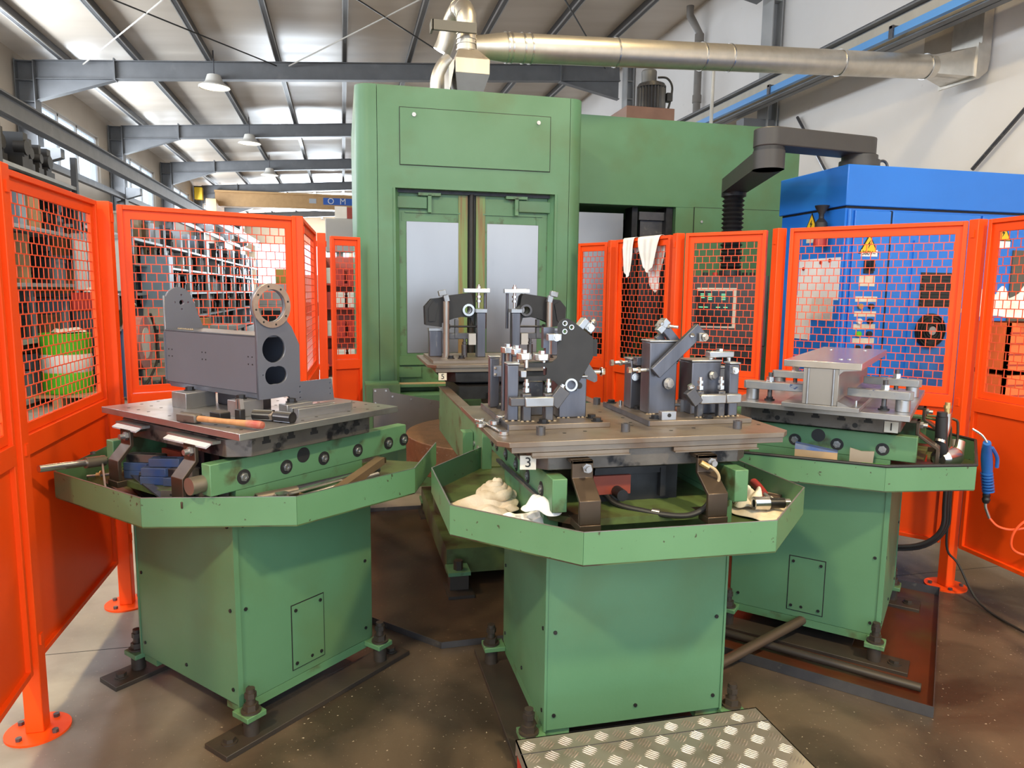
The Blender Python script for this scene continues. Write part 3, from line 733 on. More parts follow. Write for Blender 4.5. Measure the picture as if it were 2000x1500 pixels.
fence_panel((-1.125,2.80),(-1.125,3.77),'orange mesh panel nearest left beside the grey weldment table')
fence_panel((-1.06,3.91),(-.25,4.225),'orange mesh panel behind the grey welded bracket')
fence_panel((-.225,4.27),(-.19,5.28),'orange mesh panel seen edge on left of green machine')
fence_panel((-.08,5.61),(.135,5.68),'narrow orange mesh panel touching the left machine pillar')
fence_panel((1.90,5.68),(2.05,5.42),'narrow orange mesh panel right of the machine doors')
fence_panel((2.045,5.20),(2.205,4.61),'orange mesh panel with white rags hung over it')
fence_panel((2.235,4.455),(2.585,4.065),'orange mesh panel in front of the operator console')
fence_panel((2.642,3.905),(3.232,3.215),'widest orange mesh panel in front of blue cabinet')
fence_panel((3.27,3.11),(3.225,2.13),'orange fence panel cut by the right picture edge')
for p,l in (((-1.105,2.752),'nearest left orange fence post with round foot'),((-1.095,3.84),'second left orange fence post behind green tray'),
            ((-.235,4.245),'orange corner post behind the grey weldment'),((-.14,5.42),'far orange post left of green machine'),((2.045,5.31),'far orange post right of machine doors'),
            ((2.215,4.53),'orange post right of the hanging rags'),((2.615,3.98),'orange post left of the blue cabinet papers'),((3.25,3.17),'nearest right orange fence post with round foot')):
    fence_post(p,l)
# ================================================================== pallet stations (docking tables) and pallets
def hexnut(r, h):   # shared nut mesh pointing along -y or +x made on demand
    return MB().cyl((0,0,0),(0,0,h),r,n=6).mesh('nut')
SCREWM = MB().cyl((0,0,0),(0,0,.004),.007,n=8).mesh('screw')
def screw(par, p, nrm, s=1.0):
    o = link('screw', SCREWM, BLACKS, par, loc=p)
    o.rotation_euler = Vector(nrm).to_track_quat('Z','Y').to_euler(); o.scale = (s,s,s); return o
def station(loc, rz, label, tray, strap_x, panel_side, rubber_edge=False, lifted=True, strap_r=.08):
    t = thing('pallet_station', label, 'machine table', (*loc,0), rz, 'green pallet stations')
    # column
    c = MB().box(-.33,.33,.05,.71,.105,.80).build('column', GREEN, t, bevel=.003)
    for x in (-.33,.33):
        MB().box(x-.006 if x<0 else x-.002, x+.002 if x<0 else x+.006, .046,.066,.105,.80).build('corner_strip', GREEN, t)
    MB().box(-.33,-.24,.06,.70,.07,.105).build('column_skirt', GREENW, t)
    MB().box(.24,.33,.06,.70,.07,.105).build('column_skirt', GREENW, t)
    for x,z in ((-.30,.77),(-.30,.46),(-.30,.16),(.30,.77),(.30,.46),(.30,.16),(0,.16)):
        screw(c,(x,.05,z),(0,-1,0))
    for sx in (-1,1):
        for y,z in ((.09,.77),(.09,.46),(.09,.16),(.67,.77),(.67,.46),(.67,.16),(.38,.16)): screw(c,(sx*.33,y,z),(sx,0,0))
    if panel_side:
        sx = panel_side; X = sx*.33
        MB().box(X-.0015,X+.0015,.285,.445,.135,.40).build('panel_gap', INK, c)
        pn = MB().box(min(X,X+sx*.003),max(X,X+sx*.003),.289,.441,.139,.396).build('access_panel', GREEN, c)
        for y,z in ((.305,.375),(.425,.375),(.305,.16),(.425,.16)): screw(pn,(X+sx*.003,y,z),(sx,0,0))
    # levelling feet on lugs
    for sx in (-1,1):
        for y in (.06,.70):
            MB().box(sx*.375-.045,sx*.375+.045,y-.04,y+.04,.082,.103).build('foot_lug', GREENW, t, bevel=.003)
            MB().cyl((sx*.385,y,.02),(sx*.385,y,.082),.028,n=18).build('levelling_pad', BASEBL, t)
            MB().hexbolt((sx*.385,y,.103),(0,0,1),.026,.03,washer=True).cyl((sx*.385,y,.133),(sx*.385,y,.19),.016,n=12).hexbolt((sx*.385,y,.155),(0,0,1),.021,.02).build('levelling_bolt', BASEBL, t)
    # base bars on the floor
    for sx in (-1,1):
        MB().box(sx*.37-.065,sx*.37+.065,-.075,.83,.0,.02).build('base_bar', BASEBL, t, bevel=.002)
        for y in (-.02,.78): MB().hexbolt((sx*.37,y,.02),(0,0,1),.02,.018,washer=True).build('anchor_bolt', BASEBL, t)
    MB().box(-.305,.305,.16,.62,0,.016).build('base_plate', BASEBL, t)
    # tray
    th = .004; n = len(tray)
    tm = MB()
    for (x0,y0),(x1,y1) in zip(tray[:-1],tray[1:]):
        tm.bar((x0,y0,.85),(x1,y1,.85),th,.10)
    tr = tm.build('tray_wall', GREENTRAY, t)
    MB().prism(tray,'z',.795,.802).build('tray_floor', GREENDIRT, t)
    if rubber_edge:
        MB().tube([(x,y,.905) for x,y in tray],.007,n=8,smooth=0).build('edge_trim', RUBBER, tr)
    else:
        em = MB()
        for (x0,y0),(x1,y1) in zip(tray[:-1],tray[1:]): em.bar((x0,y0,.9005),(x1,y1,.9005),th+.0008,.0015)
        em.build('bare_edge', STEEL, tr)
    # deck and rails
    MB().prism([(-.25,-.055),(.20,-.055),(.335,.06),(.335,.80),(-.335,.80),(-.335,.03)],'z',.862,.885).box(-.28,.28,.06,.75,.802,.862).build('deck', GREENDIRT, t)
    for sx in (-1,1):
        x0,x1 = sorted((sx*.295,sx*.345))
        r = MB().box(x0,x1,-.035,.915,.905,1.015).build('side_rail', GREENW, t, bevel=.003)
        MB().box(min(x0,x0+sx*.03) if sx>0 else x0,(x1 if sx>0 else x1),.06,.65,.80,.905).build('rail_foot', GREENW, t)
        XO = sx*.345
        for y in (.093,.273,.45,.627,.805,.90):
            MB().cyl((XO-sx*.001,y,.949),(XO+sx*.0015,y,.949),.027,n=24).build('bolt_recess', INK, r)
            MB().cyl((XO+sx*.001,y,.949),(XO+sx*.006,y,.949),.0165,n=6).pipe((XO+sx*.004,y,.949),(XO+sx*.009,y,.949),.011,.006,n=14).build('rail_bolt', STEEL, r)
        MB().cyl((XO-sx*.001,.352,.980),(XO+sx*.002,.352,.980),.029,n=24).build('cover_disc', BLACKP, r)
    # lifting mechanism under the pallet
    if lifted:
        MB().box(-.16,.16,.12,.66,.885,1.02).build('lift_block', BLACKS, t)
        MB().box(-.155,.085,.10,.12,.985,1.012).box(-.155,.085,.095,.12,1.003,1.010).box(.085,.105,.095,.3,.90,1.01).build('lift_frame', BLACKS, t)
        MB().cyl((-.08,.12,.93),(-.08,.03,.93),.02,n=14).build('lift_cylinder', BLACKS, t)
        MB().box(-.165,-.03,.085,.10,.92,.985).build('red_cover', mat('faded_red',(.24,.04,.02),(.18,.03,.015),rough=.5), t)
    # bent guide straps
    for x in strap_x:
        s = MB(); w = .035; R = strap_r
        pr = [(-.02,1.072),(-.02,1.012),(-.02-R,.955),(-.02-R,.886),(-.034-R,.886),(-.034-R,.962),(-.034,1.016),(-.034,1.072)]
        s.prism(pr,'x',x-w,x+w).box(x-w,x+w,-.034,.03,1.060,1.072)
        s.box(x-w,x+w,-.04-R,-.0,.862,.886)
        st = s.build('guide_strap', mat('brown_oxide_steel',(.075,.055,.042),(.11,.08,.06),rough=.38,metal=.7,scale=8), t, bevel=.002)
        MB().cyl((x+.012,-.062,1.048),(x+.012,-.02,1.048),.010,n=12).cyl((x+.012,-.045,1.048),(x+.012,-.034,1.048),.016,n=6).build('strap_stud', STEEL, st)
    if strap_r < .06: MB().cyl((.30,-.03,.945),(.30,-.085,.945),.030,n=20).build('buffer', WEAR, t)
    return t
TRAY1 = [(-.79,.62),(-.79,.205),(-.455,-.18),(.152,-.17),(.55,.153),(.60,.69),(.345,1.115)]
TRAY2 = [(-.38,.99),(-.645,.645),(-.645,.135),(-.30,-.215),(.334,-.225),(.66,.10),(.65,.63),(.44,.95)]
TRAY3 = [(-.30,1.0),(-.56,.64),(-.478,.064),(-.227,-.25),(.391,-.246),(.66,.0),(.66,.62)]
P1, A1 = (-.647,2.788), radians(-48)
P2, A2 = (.98,2.15), 0.0
P3, A3 = (2.557,2.743), radians(44)
def L(P, A, x, y, z=0.0):
    return Vector((P[0]+x*cos(A)-y*sin(A), P[1]+x*sin(A)+y*cos(A), z))
L1 = lambda x,y,z=0.0: L(P1,A1,x,y,z)
L2 = lambda x,y,z=0.0: L(P2,A2,x,y,z)
L3 = lambda x,y,z=0.0: L(P3,A3,x,y,z)
s1 = station(P1,A1,'green pallet station at the left carrying the grey weldment',TRAY1,(-.20,.225),1,strap_r=.05)
s2 = station(P2,A2,'green pallet station in front centre carrying two fixtures',TRAY2,(-.245,.19),0)
s3 = station(P3,A3,'green pallet station at the right carrying the steel I-beam block',TRAY3,(-.22,.22),-1,rubber_edge=True)
# air hose and fittings on the middle station
MB().tube([(-.13,.16,.95),(-.10,.06,.90),(-.02,-.02,.888),(.06,-.075,.885),(.12,-.085,.89),(.175,-.075,.915),(.20,-.06,.96)],.0095,n=10).build('hose', RUBBER, s2)
MB().cyl((.198,-.064,.945),(.206,-.058,.965),.013,n=12).cyl((.0,-.03,.889),(.02,-.045,.888),.0112,n=12).build('hose_clamp', STEELB, s2)
MB().tube([(.20,-.06,.96),(.215,-.07,1.0),(.20,-.068,1.03),(.175,-.05,1.045)],.005,n=8).build('hose_tail', mat('tan_hose',(.42,.32,.19),rough=.5), s2)
MB().cyl((.16,-.045,1.05),(.185,-.055,1.035),.010,n=10).build('hose_fitting', BRASS, s2)
# third station: bent handle bars and hose guides near its outer corner
MB().tube([(.02,-.045,1.06),(.05,-.15,1.05),(.055,-.17,1.02),(.055,-.17,.93),(.05,-.15,.905)],.006,n=8,smooth=3).tube([(-.05,-.045,1.06),(-.03,-.13,1.04),(-.02,-.145,1.0),(-.02,-.145,.92)],.006,n=8,smooth=3).build('guard_bar', GREENDIRT, s3)

def pallet(P, A, label, plates, number, tagpos, mat_top, brush=None, tag_face='front', slots=True, cham=.0, body=CAST):
    t = thing('pallet', label, 'pallet', (P[0],P[1],0), A, 'machining pallets')
    b = .40; c = .06
    pts = [(-b+c,.03),(b-c,.03),(b,.03+c),(b,.70-c),(b-c,.70),(-b+c,.70),(-b,.70-c),(-b,.03+c)]
    bd = MB().prism(pts,'z',1.028,1.092).build('pallet_body', body, t, bevel=.003)
    MB().box(-.30,.30,.10,.64,1.015,1.028).build('pallet_foot', BLACKS, t)
    if slots:
        for sx in (-1,1):
            for y in (.15,.255,.36,.465,.57):
                MB().box(sx*b-.002,sx*b+.002,y-.011,y+.011,1.076,1.092).box(sx*b-.002,sx*b+.002,y-.017,y+.017,1.066,1.077).build('t_slot', INK, bd)
            for y in (.20,.52): MB().cyl((sx*b-.002,y,1.050),(sx*b+.002,y,1.050),.011,n=14).build('screw_hole', INK, bd)
    for x0,x1,y0,y1,z0,z1,ch in plates:
        pp = [(x0+ch,y0),(x1-ch,y0),(x1,y0+ch),(x1,y1),(x0,y1),(x0,y0+ch)] if ch else [(x0,y0),(x1,y0),(x1,y1),(x0,y1)]
        MB().prism(pp,'z',z0,z1).build('top_plate', mat_top, t, bevel=.0015)
    if tagpos:
        (x,y,z,ang) = tagpos
        M = Matrix.Translation((x,y,z)) @ Matrix.Rotation(ang,4,'Z')
        g = MB(M).box(-.026,.026,-.003,0,-.023,.023).build('number_tag', TAG, t)
        me = text_mesh(number,.046,.0006); o = link('number', me, INK, g)
        o.matrix_local = M @ Matrix.Translation((0,-.0045,0)) @ Matrix.Rotation(pi/2,4,'X')
    for (x0,x1) in brush or ():
        br = MB().box(x0,x1,-.012,.02,1.078,1.088).build('seal_holder', STEEL, t)
        MB().prism([(-.03,1.066),(.0,1.082),(.0,1.087),(-.032,1.072)],'x',x0+.01,x1-.01).build('brush_strip', mat('pale_bristle',(.50,.52,.58),(.40,.42,.48),rough=.9,scale=80,stretch=(1,.1,.1)), br)
    return t
pl1 = pallet(P1,A1,'pallet with drilled steel plate under the grey weldment',[(-.44,.465,0,.74,1.106,1.13,0)],None,None,STEEL,brush=((-.31,-.12),(.05,.33)))
hm = MB()
for i in range(12):
    for j in range(9):
        x=-.40+i*.073+(j%2)*.02; y=.05+j*.08
        if (i*7+j*3)%4 and not(-.38<x<.2 and .2<y<.45): hm.cyl((x,y,1.1295),(x,y,1.1303),.0065,n=10)
stuff(hm.build('bolt_holes', INK, pl1))
pl2 = pallet(P2,A2,'pallet with two stacked brown steel plates marked 3',[(-.468,.500,.012,.72,1.093,1.113,0),(-.512,.53,0,.745,1.1135,1.131,.035)],'3',(-.405,.045,1.054,radians(-12)),WEAR)
for x0,x1 in ((-.40,-.07),(.09,.40)):
    MB().box(x0,x1,.0,.03,1.076,1.080).box(x0,x1,.012,.03,1.080,1.092).build('seal_holder', WEAR, pl2)
CAPM = MB().pipe((0,0,0),(0,0,.028),.0155,.008,n=18).cyl((0,0,0),(0,0,.018),.008,n=6).mesh('cap_screw')
for x,y in ((.633,2.255),(.936,2.262),(1.351,2.245),(1.045,2.85),(.66,2.86)):
    link('cap_screw', CAPM, DARKST, pl2, loc=(x-P2[0],y-P2[1],1.131))
for x,y in ((.72,2.27),(.80,2.29),(1.10,2.25),(1.20,2.28),(1.02,2.42),(1.03,2.52),(1.47,2.30),(.99,2.66),(1.0,2.36)):
    MB().cyl((x-P2[0],y-P2[1],1.1308),(x-P2[0],y-P2[1],1.1315),.007,n=12).build('bolt_hole', INK, pl2)
pl3 = pallet(P3,A3,'pallet with steel plate marked 1 under the I-beam block',[(-.535,.43,-.012,.70,1.106,1.13,0)],'1',(-.402,.062,1.058,radians(-90)),STEEL)
pl5 = pallet((1.03,4.44),0.0,'pallet marked 5 in front of the machine doors',[(-.47,.49,.015,.72,1.095,1.122,0),(-.515,.52,0,.75,1.123,1.142,.05)],'5',(-.425,.02,1.068,0),WEAR,body=BLACKS,slots=False)

# ================================================================== central transfer unit
t = thing('pallet_transfer_unit','green central transfer arm on a rusty round hub','machine',(1.0,4.5,0))
MB().cyl((0,0,.50),(0,0,.70),.62,n=56).build('hub_disc', RUST, t, bevel=.006)
MB().cyl((0,0,.12),(0,0,.50),.45,n=40).build('hub_column', GREENDIRT, t)
MB().box(-.47,.47,-.75,.55,.06,.20).build('hub_base', GREENDIRT, t)
for x in (-.42,.42):
    for y in (-.86,.5):
        MB().box(x-.07,x+.07,y-.10,y+.10,0,.02).build('floor_plate', BASEBL, t)
        MB().box(x-.06,x+.06,y-.03,y+.10,.10,.12).build('foot_lug', GREENW, t)
        MB().box(x-.05,x+.05,y-.02,y+.08,.02,.10).hexbolt((x,y+.02,.12),(0,0,1),.026,.05).build('levelling_bolt', BASEBL, t)
ar = MB()
for sx in (-1,1):
    o = MB().box(sx*.375-.022,sx*.375+.022,-1.38,.10,.70,.985).build('arm_side', GREENW, t, bevel=.002)
    MB().box(sx*.375-.03,sx*.375+.03,-1.3,.08,.985,.992).build('wear_strip', WEAR, o)
    for y in (-1.28,-1.18,-1.06,-.94): MB().cyl((sx*.40-.006*sx,y,.88),(sx*.40+.002*sx,y,.88),.013,n=14).build('plug', STEEL, o)
    MB().box(min(sx*.40,sx*.45),max(sx*.40,sx*.45),-1.16,-1.08,.62,.93).build('arm_stop', GREENW, o)
MB().box(-.35,.35,-1.25,.5,.70,.78).build('arm_floor', GREENDIRT, t)
MB().box(-.30,.30,-.10,.50,.93,1.01).box(-.12,.12,-.14,.1,.88,.97).build('arm_carriage', BLACKS, t)
MB().box(.02,.10,-.17,-.1,.90,.985).build('carriage_hook', DARKST, t)
# drip pans on the floor
def pan(P, A, pts, label, mm, rim=.04):
    t = thing('drip_pan', label, 'drip pan', (P[0],P[1],0), A)
    MB().prism(pts,'z',.001,.004).build('pan_floor', mm, t)
    r = MB(); n=len(pts)
    for i in range(n):
        a=pts[i]; b_=pts[(i+1)%n]; r.bar((a[0],a[1],rim/2+.001),(b_[0],b_[1],rim/2+.001),.004,rim)
    r.build('pan_rim', DARKST, t)
    return t
pan((0,0),0,[(-.15,3.62),(.10,3.38),(.406,3.045),(1.55,3.075),(1.93,3.45),(1.93,5.15),(-.10,5.15)],'dark oily floor pan under the transfer unit',PANDARK,.03)
pan(P3,A3,[(-.71,-.18),(.62,-.15),(.62,1.0),(-.68,.95)],'reddish drip pan under the right pallet station',PANRED,.045)
tag(MB().cyl((1.60,2.62,.045),(2.02,2.77,.09),.022,n=16).tube([(1.40,2.545,.03),(1.60,2.62,.045),(2.02,2.77,.09),(2.25,2.86,.11)],.022,n=14,smooth=0).build('floor_pipe', mat('brown_oily_pipe',(.10,.07,.05),rough=.4,metal=.4)),'brown oily pipe lying between middle and right stations','pipe')
o = tag(MB().cyl(L3(-.55,-.13,.030),L3(-.52,.75,.030),.018,n=12).build('floor_pipe', BASEBL),'dark tube lying in the reddish drip pan','pipe')

# ================================================================== checker plate step
t = thing('checker_plate_step','aluminium checker plate step with red frame in front','step',(0,0,0))
SX0,SX1,SY0,SY1,SZ = .488,1.305,1.20,1.965,.25
MB().box(SX0,SX1,SY0,SY1,SZ-.004,SZ).box(SX0,SX1,SY1-.004,SY1,SZ-.05,SZ).box(SX0,SX0+.004,SY0,SY1,SZ-.035,SZ).box(SX1-.004,SX1,SY0,SY1,SZ-.035,SZ).build('tread_plate', ALU, t)
cp = MB(); g = .058
nx = int((SX1-SX0)/g)+1; ny = int((SY1-SY0)/g)+1
for i in range(nx):
    for j in range(ny):
        cx = SX0+.03+i*g; cy = SY0+.03+j*g
        if cx>SX1-.03 or cy>SY1-.03: continue
        a = radians(45 if (i+j)%2 else -45)
        for k in range(5):
            off=(k-2)*.0085; hl=.022 if abs(k-2)<2 else .018
            px=cx-off*sin(a); py=cy+off*cos(a)
            M=Matrix.Translation((px,py,SZ)) @ Matrix.Rotation(a,4,'Z')
            cp.add([(-hl,0,0),(0,-.0028,0),(hl,0,0),(0,.0028,0),(-hl*.6,0,.0026),(hl*.6,0,.0026)],[(0,1,5,4),(1,2,5),(2,3,4,5),(3,0,4)],M)
stuff(cp.build('raised_tread', ALU, t))
MB().box(SX0+.0,SX1,SY1-.075,SY1-.072,SZ,SZ+.0012).build('fold_line', DARKST, t)
for x in (SX0+.005,SX1-.035):
    MB().box(x,x+.03,SY0,SY1-.005,SZ-.04,SZ-.006).box(x,x+.03,SY1-.036,SY1-.006,0,SZ-.04).box(x,x+.03,SY0,SY0+.03,0,SZ-.04).build('step_leg', RED, t)
# ================================================================== welding/machining fixtures on the middle pallet
PZ = 1.131
def tube_post(mb_name, par, x0,x1,y0,y1,z0,z1, mm=TUBE, cap=True):
    o = MB().box(x0,x1,y0,y1,z0,z1-.004).build(mb_name, mm, par, bevel=.004)
    if cap: MB().box(x0-.003,x1+.003,y0-.003,y1+.003,z1-.004,z1+.003).build('post_cap', STEEL, o, bevel=.002)
    return o
def weld(par, x0,x1,y,z):
    m_ = MB(); n=max(3,int((x1-x0)/.012))
    for i in range(n):
        x=x0+(x1-x0)*i/(n-1); m_.lathe([(0,-.004),(.006,-.002),(.007,.001),(.004,.004),(0,.005)],(x,y,z),n=8)
    m_.build('weld_bead', mat_weld, par)
mat_weld = mat('weld_bead_metal',(.42,.37,.31),(.30,.24,.18),rough=.45,metal=.7,scale=60)
def bolt(par, p, d, r=.012, h=.012, shank=.0, mm=STEELB, name='bolt', rs=None, washer=True):
    return MB().hexbolt(p,d,r,h,shank,rs,washer).build(name, mm, par)
# ---- fixture A (left)
t = thing('welding_fixture','left steel tube fixture on the middle pallet','fixture',(0,0,0),0,'fixtures on the middle pallet')
bz = PZ+.018
MB().box(.545,.912,2.345,2.838,PZ,bz).build('base_plate', WEAR, t, bevel=.0015)
MB().box(.541,.545,2.345,2.838,PZ+.001,bz+.002).build('base_edge', TUBE, t)
tube_post('post',t,.556,.594,2.725,2.765,bz,1.350)
tube_post('post',t,.557,.598,2.425,2.468,bz,1.352)
tube_post('post',t,.608,.641,2.405,2.440,bz,1.252,DARKST,False)
tube_post('post',t,.688,.720,2.400,2.435,bz,1.252,DARKST,False)
tube_post('post',t,.755,.860,2.455,2.56,bz,1.30)
tube_post('post',t,.655,.715,2.52,2.58,bz,1.28,DARKST,False)
MB().cyl((.594,2.655,bz),(.594,2.655,1.385),.009,n=14).build('support_rod', TUBE, t)
MB().cyl((.610,2.61,bz),(.610,2.61,1.385),.0085,n=14).build('support_rod', TUBE, t)
br_ = MB().box(.568,.604,2.70,2.72,1.275,1.315).build('link_plate', mat('pale_blue_steel',(.30,.33,.42),rough=.4,metal=.6), t)
for x,z in ((.572,1.283),(.572,1.307),(.600,1.283),(.600,1.307)): MB().lathe([(0,0),(.006,0),(.004,.004),(0,.005)],n=8,M=Matrix.Translation((x,2.70,z))@Matrix.Rotation(pi/2,4,'X')).build('weld_spot', mat_weld, br_)
MB().box(.610,.714,2.375,2.40,1.204,1.239).build('cross_block', STEEL, t, bevel=.004)
MB().box(.560,.612,2.385,2.415,1.207,1.237).build('cross_link', DARKST, t, bevel=.003)
bk = MB().cbox((.735,2.40,1.235),(.045,.03,.07),(0,radians(38),0)).build('angle_block', DARKST, t, bevel=.002)
bolt(bk,(.748,2.398,1.268),(.5,0,.8),.009,.012,.02)
MB().box(.604,.625,2.42,2.45,1.303,1.327).build('locating_stop', STEEL, t, bevel=.002)
for x,y in ((.625,2.422),(.704,2.418)):
    MB().cyl((x,y,1.25),(x,y,1.298),.0075,n=12).hexbolt((x,y,1.252),(0,0,1),.0135,.014).hexbolt((x,y,1.275),(0,0,1),.012,.010).build('support_screw', STEELB, t)
# hexagonal rest pads with bolts
def pad(par,x,y,z,w):
    o=MB().prism([(x-w,y-.01),(x-w*.6,y-.022),(x+w*.6,y-.022),(x+w,y-.01),(x+w,y+.018),(x-w,y+.018)],'z',z-.011,z+.012).build('clamp_pad', STEELB, par, bevel=.002)
    MB().hexbolt((x,y,z+.012),(0,0,1),.0125,.011).build('pad_bolt', STEELB, o); MB().cyl((x+.008,y,z-.04),(x+.008,y,z-.011),.008,n=12).build('pad_stem', STEELB, o)
pad(t,.600,2.62,1.384,.022); pad(t,.620,2.44,1.376,.024); pad(t,.630,2.60,1.380,.022); pad(t,.690,2.46,1.371,.028)
# tall bracket arm with clamp
MB().prism([(.716,1.30),(.728,1.30),(.728,1.45),(.748,1.45),(.748,1.475),(.706,1.475),(.706,1.40),(.716,1.40)],'y',2.50,2.53).build('clamp_arm', TUBE, t)
cb = MB().box(.707,.757,2.44,2.47,1.430,1.455).build('clamp_block', STEEL, t, bevel=.002)
bolt(cb,(.738,2.44,1.442),(0,-1,0),.010,.008)
tb = MB().cbox((.868,2.50,1.480),(.055,.045,.032),(0,radians(38),0)).build('swing_clamp', STEEL, t, bevel=.003)
MB().cbox((.850,2.50,1.487),(.022,.05,.045),(0,radians(38),0)).build('clamp_jaw', STEEL, tb, bevel=.002)
bolt(tb,(.876,2.477,1.475),(0,-1,0),.011,.010); bolt(tb,(.890,2.50,1.492),(.78,0,.62),.009,.014,.02)
rb = MB().prism([(.850,1.335),(.872,1.345),(.905,1.30),(.905,1.28),(.895,1.275),(.86,1.29)],'y',2.47,2.51).build('side_stop', DARKST, t)
bolt(rb,(.925,2.49,1.312),(1,0,0),.013,.014,.03)
for x,y in ((.674,2.372),(.872,2.372),(.597,2.70),(.876,2.44)): bolt(t,(x,y,bz),(0,0,1),.0155,.013,mm=BLACKS,name='hold_down_bolt')
for x0,x1,y in ((.555,.600,2.424),(.606,.645,2.402),(.685,.724,2.398),(.755,.79,2.452),(.83,.862,2.452)): weld(t,x0,x1,y,bz)
# ---- black bracket clamped in fixture A
t = thing('black_bracket','black painted plate bracket with three holes in left fixture','workpiece',(0,0,0))
poly = [(.624,1.350),(.723,1.352),(.745,1.369),(.745,1.485),(.753,1.500),(.765,1.508),(.780,1.509),(.793,1.503),(.828,1.479),(.871,1.446),(.878,1.433),(.878,1.371),(.830,1.287),(.818,1.248),(.790,1.246),(.749,1.271),(.731,1.287),(.632,1.288),(.624,1.296)]
holes = [circ(.770,1.492,.0085),circ(.795,1.478,.0085),circ(.770,1.463,.0085),circ(.783,1.478,.003,10),circ(.795,1.272,.021,24),
         [(.634,1.304),(.700,1.304),(.706,1.309),(.706,1.332),(.700,1.337),(.634,1.337),(.629,1.332),(.629,1.309)]]
me = plate_mesh('bracket_plate', poly, holes, .008)
o = link('bracket_plate', me, BLACKP, t, loc=(0,2.452,0)); o.rotation_euler=(pi/2,0,0)
MB().pipe((.795,2.435,1.272),(.795,2.50,1.272),.0235,.0165,n=28).build('bush', STEELB, t)
for x,z in ((.770,1.492),(.795,1.478),(.770,1.463)): MB().pipe((x,2.447,z),(x,2.458,z),.0095,.0065,n=18).build('drilled_boss', STEELB, t)
f_ = MB()
for (a,c_) in (((.871,1.446),(.878,1.433)),((.878,1.433),(.878,1.371)),((.878,1.371),(.830,1.287))):
    f_.bar((a[0],2.475,a[1]),(c_[0],2.475,c_[1]),.05,.005)
f_.build('rim_flange', BLACKP, t)
MB().box(.63,.745,2.456,2.50,1.348,1.352).build('top_flange', BLACKP, t)
MB().cyl((.826,2.44,1.268),(.826,2.50,1.268),.012,n=16).build('stud_hole', INK, t)
# ---- fixture B (right)
t = thing('welding_fixture','right steel tube fixture with crossed arms on the middle pallet','fixture',(0,0,0),0,'fixtures on the middle pallet')
MB().box(1.058,1.463,2.335,2.80,PZ,bz).build('base_plate', WEAR, t, bevel=.0015)
MB().box(1.054,1.058,2.335,2.80,PZ+.001,bz+.001).build('base_edge', TUBE, t)
tube_post('post',t,1.098,1.166,2.615,2.685,bz,1.345)
tube_post('post',t,1.114,1.226,2.478,2.56,bz,1.425)
tube_post('post',t,1.272,1.392,2.447,2.55,bz,1.352)
tube_post('post',t,1.264,1.290,2.378,2.405,bz,1.252,DARKST,False)
tube_post('post',t,1.350,1.378,2.380,2.407,bz,1.250,DARKST,False)
tube_post('post',t,1.395,1.434,2.388,2.43,bz,1.348)
tube_post('post',t,1.235,1.285,2.60,2.66,bz,1.33,CAST)
tube_post('post',t,1.42,1.46,2.52,2.56,bz,1.32,DARKST)
MB().box(1.098,1.20,2.56,2.60,1.325,1.357).build('bridge_plate', TUBE, t, bevel=.002)
ca = MB().bar((1.125,2.455,1.307),(1.303,2.455,1.474),.022,.048).build('diagonal_arm', TUBE, t, bevel=.002)
cb = MB().bar((1.172,2.50,1.478),(1.238,2.50,1.405),.03,.032).build('diagonal_arm', TUBE, t, bevel=.002)
MB().bar((1.165,2.53,1.445),(1.215,2.53,1.38),.022,.03).build('diagonal_brace', DARKST, t, bevel=.002)
jb = MB().cbox((1.165,2.49,1.487),(.042,.046,.026),(0,radians(-48),0)).build('swing_clamp', STEEL, t, bevel=.002)
MB().cbox((1.150,2.475,1.470),(.028,.03,.024),(0,radians(-48),0)).build('clamp_jaw', STEEL, jb, bevel=.002)
bolt(jb,(1.148,2.47,1.492),(-.6,-.5,.5),.010,.010); MB().cyl((1.178,2.478,1.482),(1.21,2.45,1.478),.006,n=10).hexbolt((1.180,2.476,1.482),(.75,-.6,0),.011,.008).build('clamp_screw', STEELB, jb)
nb = MB().box(1.287,1.316,2.43,2.455,1.425,1.457).build('clamp_block', STEEL, t, bevel=.002)
bolt(nb,(1.309,2.43,1.442),(.3,-1,0),.011,.010); bolt(t,(1.264,2.44,1.447),(-.3,-.5,.7),.007,.008)
for z_,x_,y_ in ((1.329,1.098,2.64),(1.315,1.114,2.50)):
    b_=MB().cyl((x_-.06,y_,z_),(x_,y_,z_),.0075,n=12).hexbolt((x_-.066,y_,z_),(-1,0,0),.013,.012).hexbolt((x_-.030,y_,z_),(-1,0,0),.012,.010).build('side_screw', STEELB, t)
bolt(t,(1.190,2.474,1.265),(.2,-1,.05),.0165,.016,.0,STEELB,'side_bolt'); bolt(t,(1.356,2.443,1.297),(.2,-1,.05),.0135,.014,.0,STEELB,'side_bolt'); bolt(t,(1.115,2.61,1.275),(-.2,-1,0),.011,.012,name='side_bolt')
MB().box(1.262,1.365,2.350,2.378,1.203,1.237).build('cross_block', STEEL, t, bevel=.004)
MB().box(1.367,1.428,2.352,2.388,1.203,1.237).build('cross_link', STEEL, t, bevel=.004)
ak = MB().cbox((1.235,2.36,1.230),(.038,.03,.06),(0,radians(-38),0)).build('angle_block', DARKST, t, bevel=.002); bolt(ak,(1.224,2.355,1.264),(-.45,0,.85),.010,.013,.02)
for x,y in ((1.278,2.392),(1.364,2.394)):
    MB().cyl((x,y,1.25),(x,y,1.298),.0075,n=12).hexbolt((x,y,1.252),(0,0,1),.0135,.014).hexbolt((x,y,1.275),(0,0,1),.012,.010).build('support_screw', STEELB, t)
tc_ = MB().box(1.350,1.452,2.46,2.50,1.362,1.385).build('strap_clamp', STEEL, t, bevel=.003)
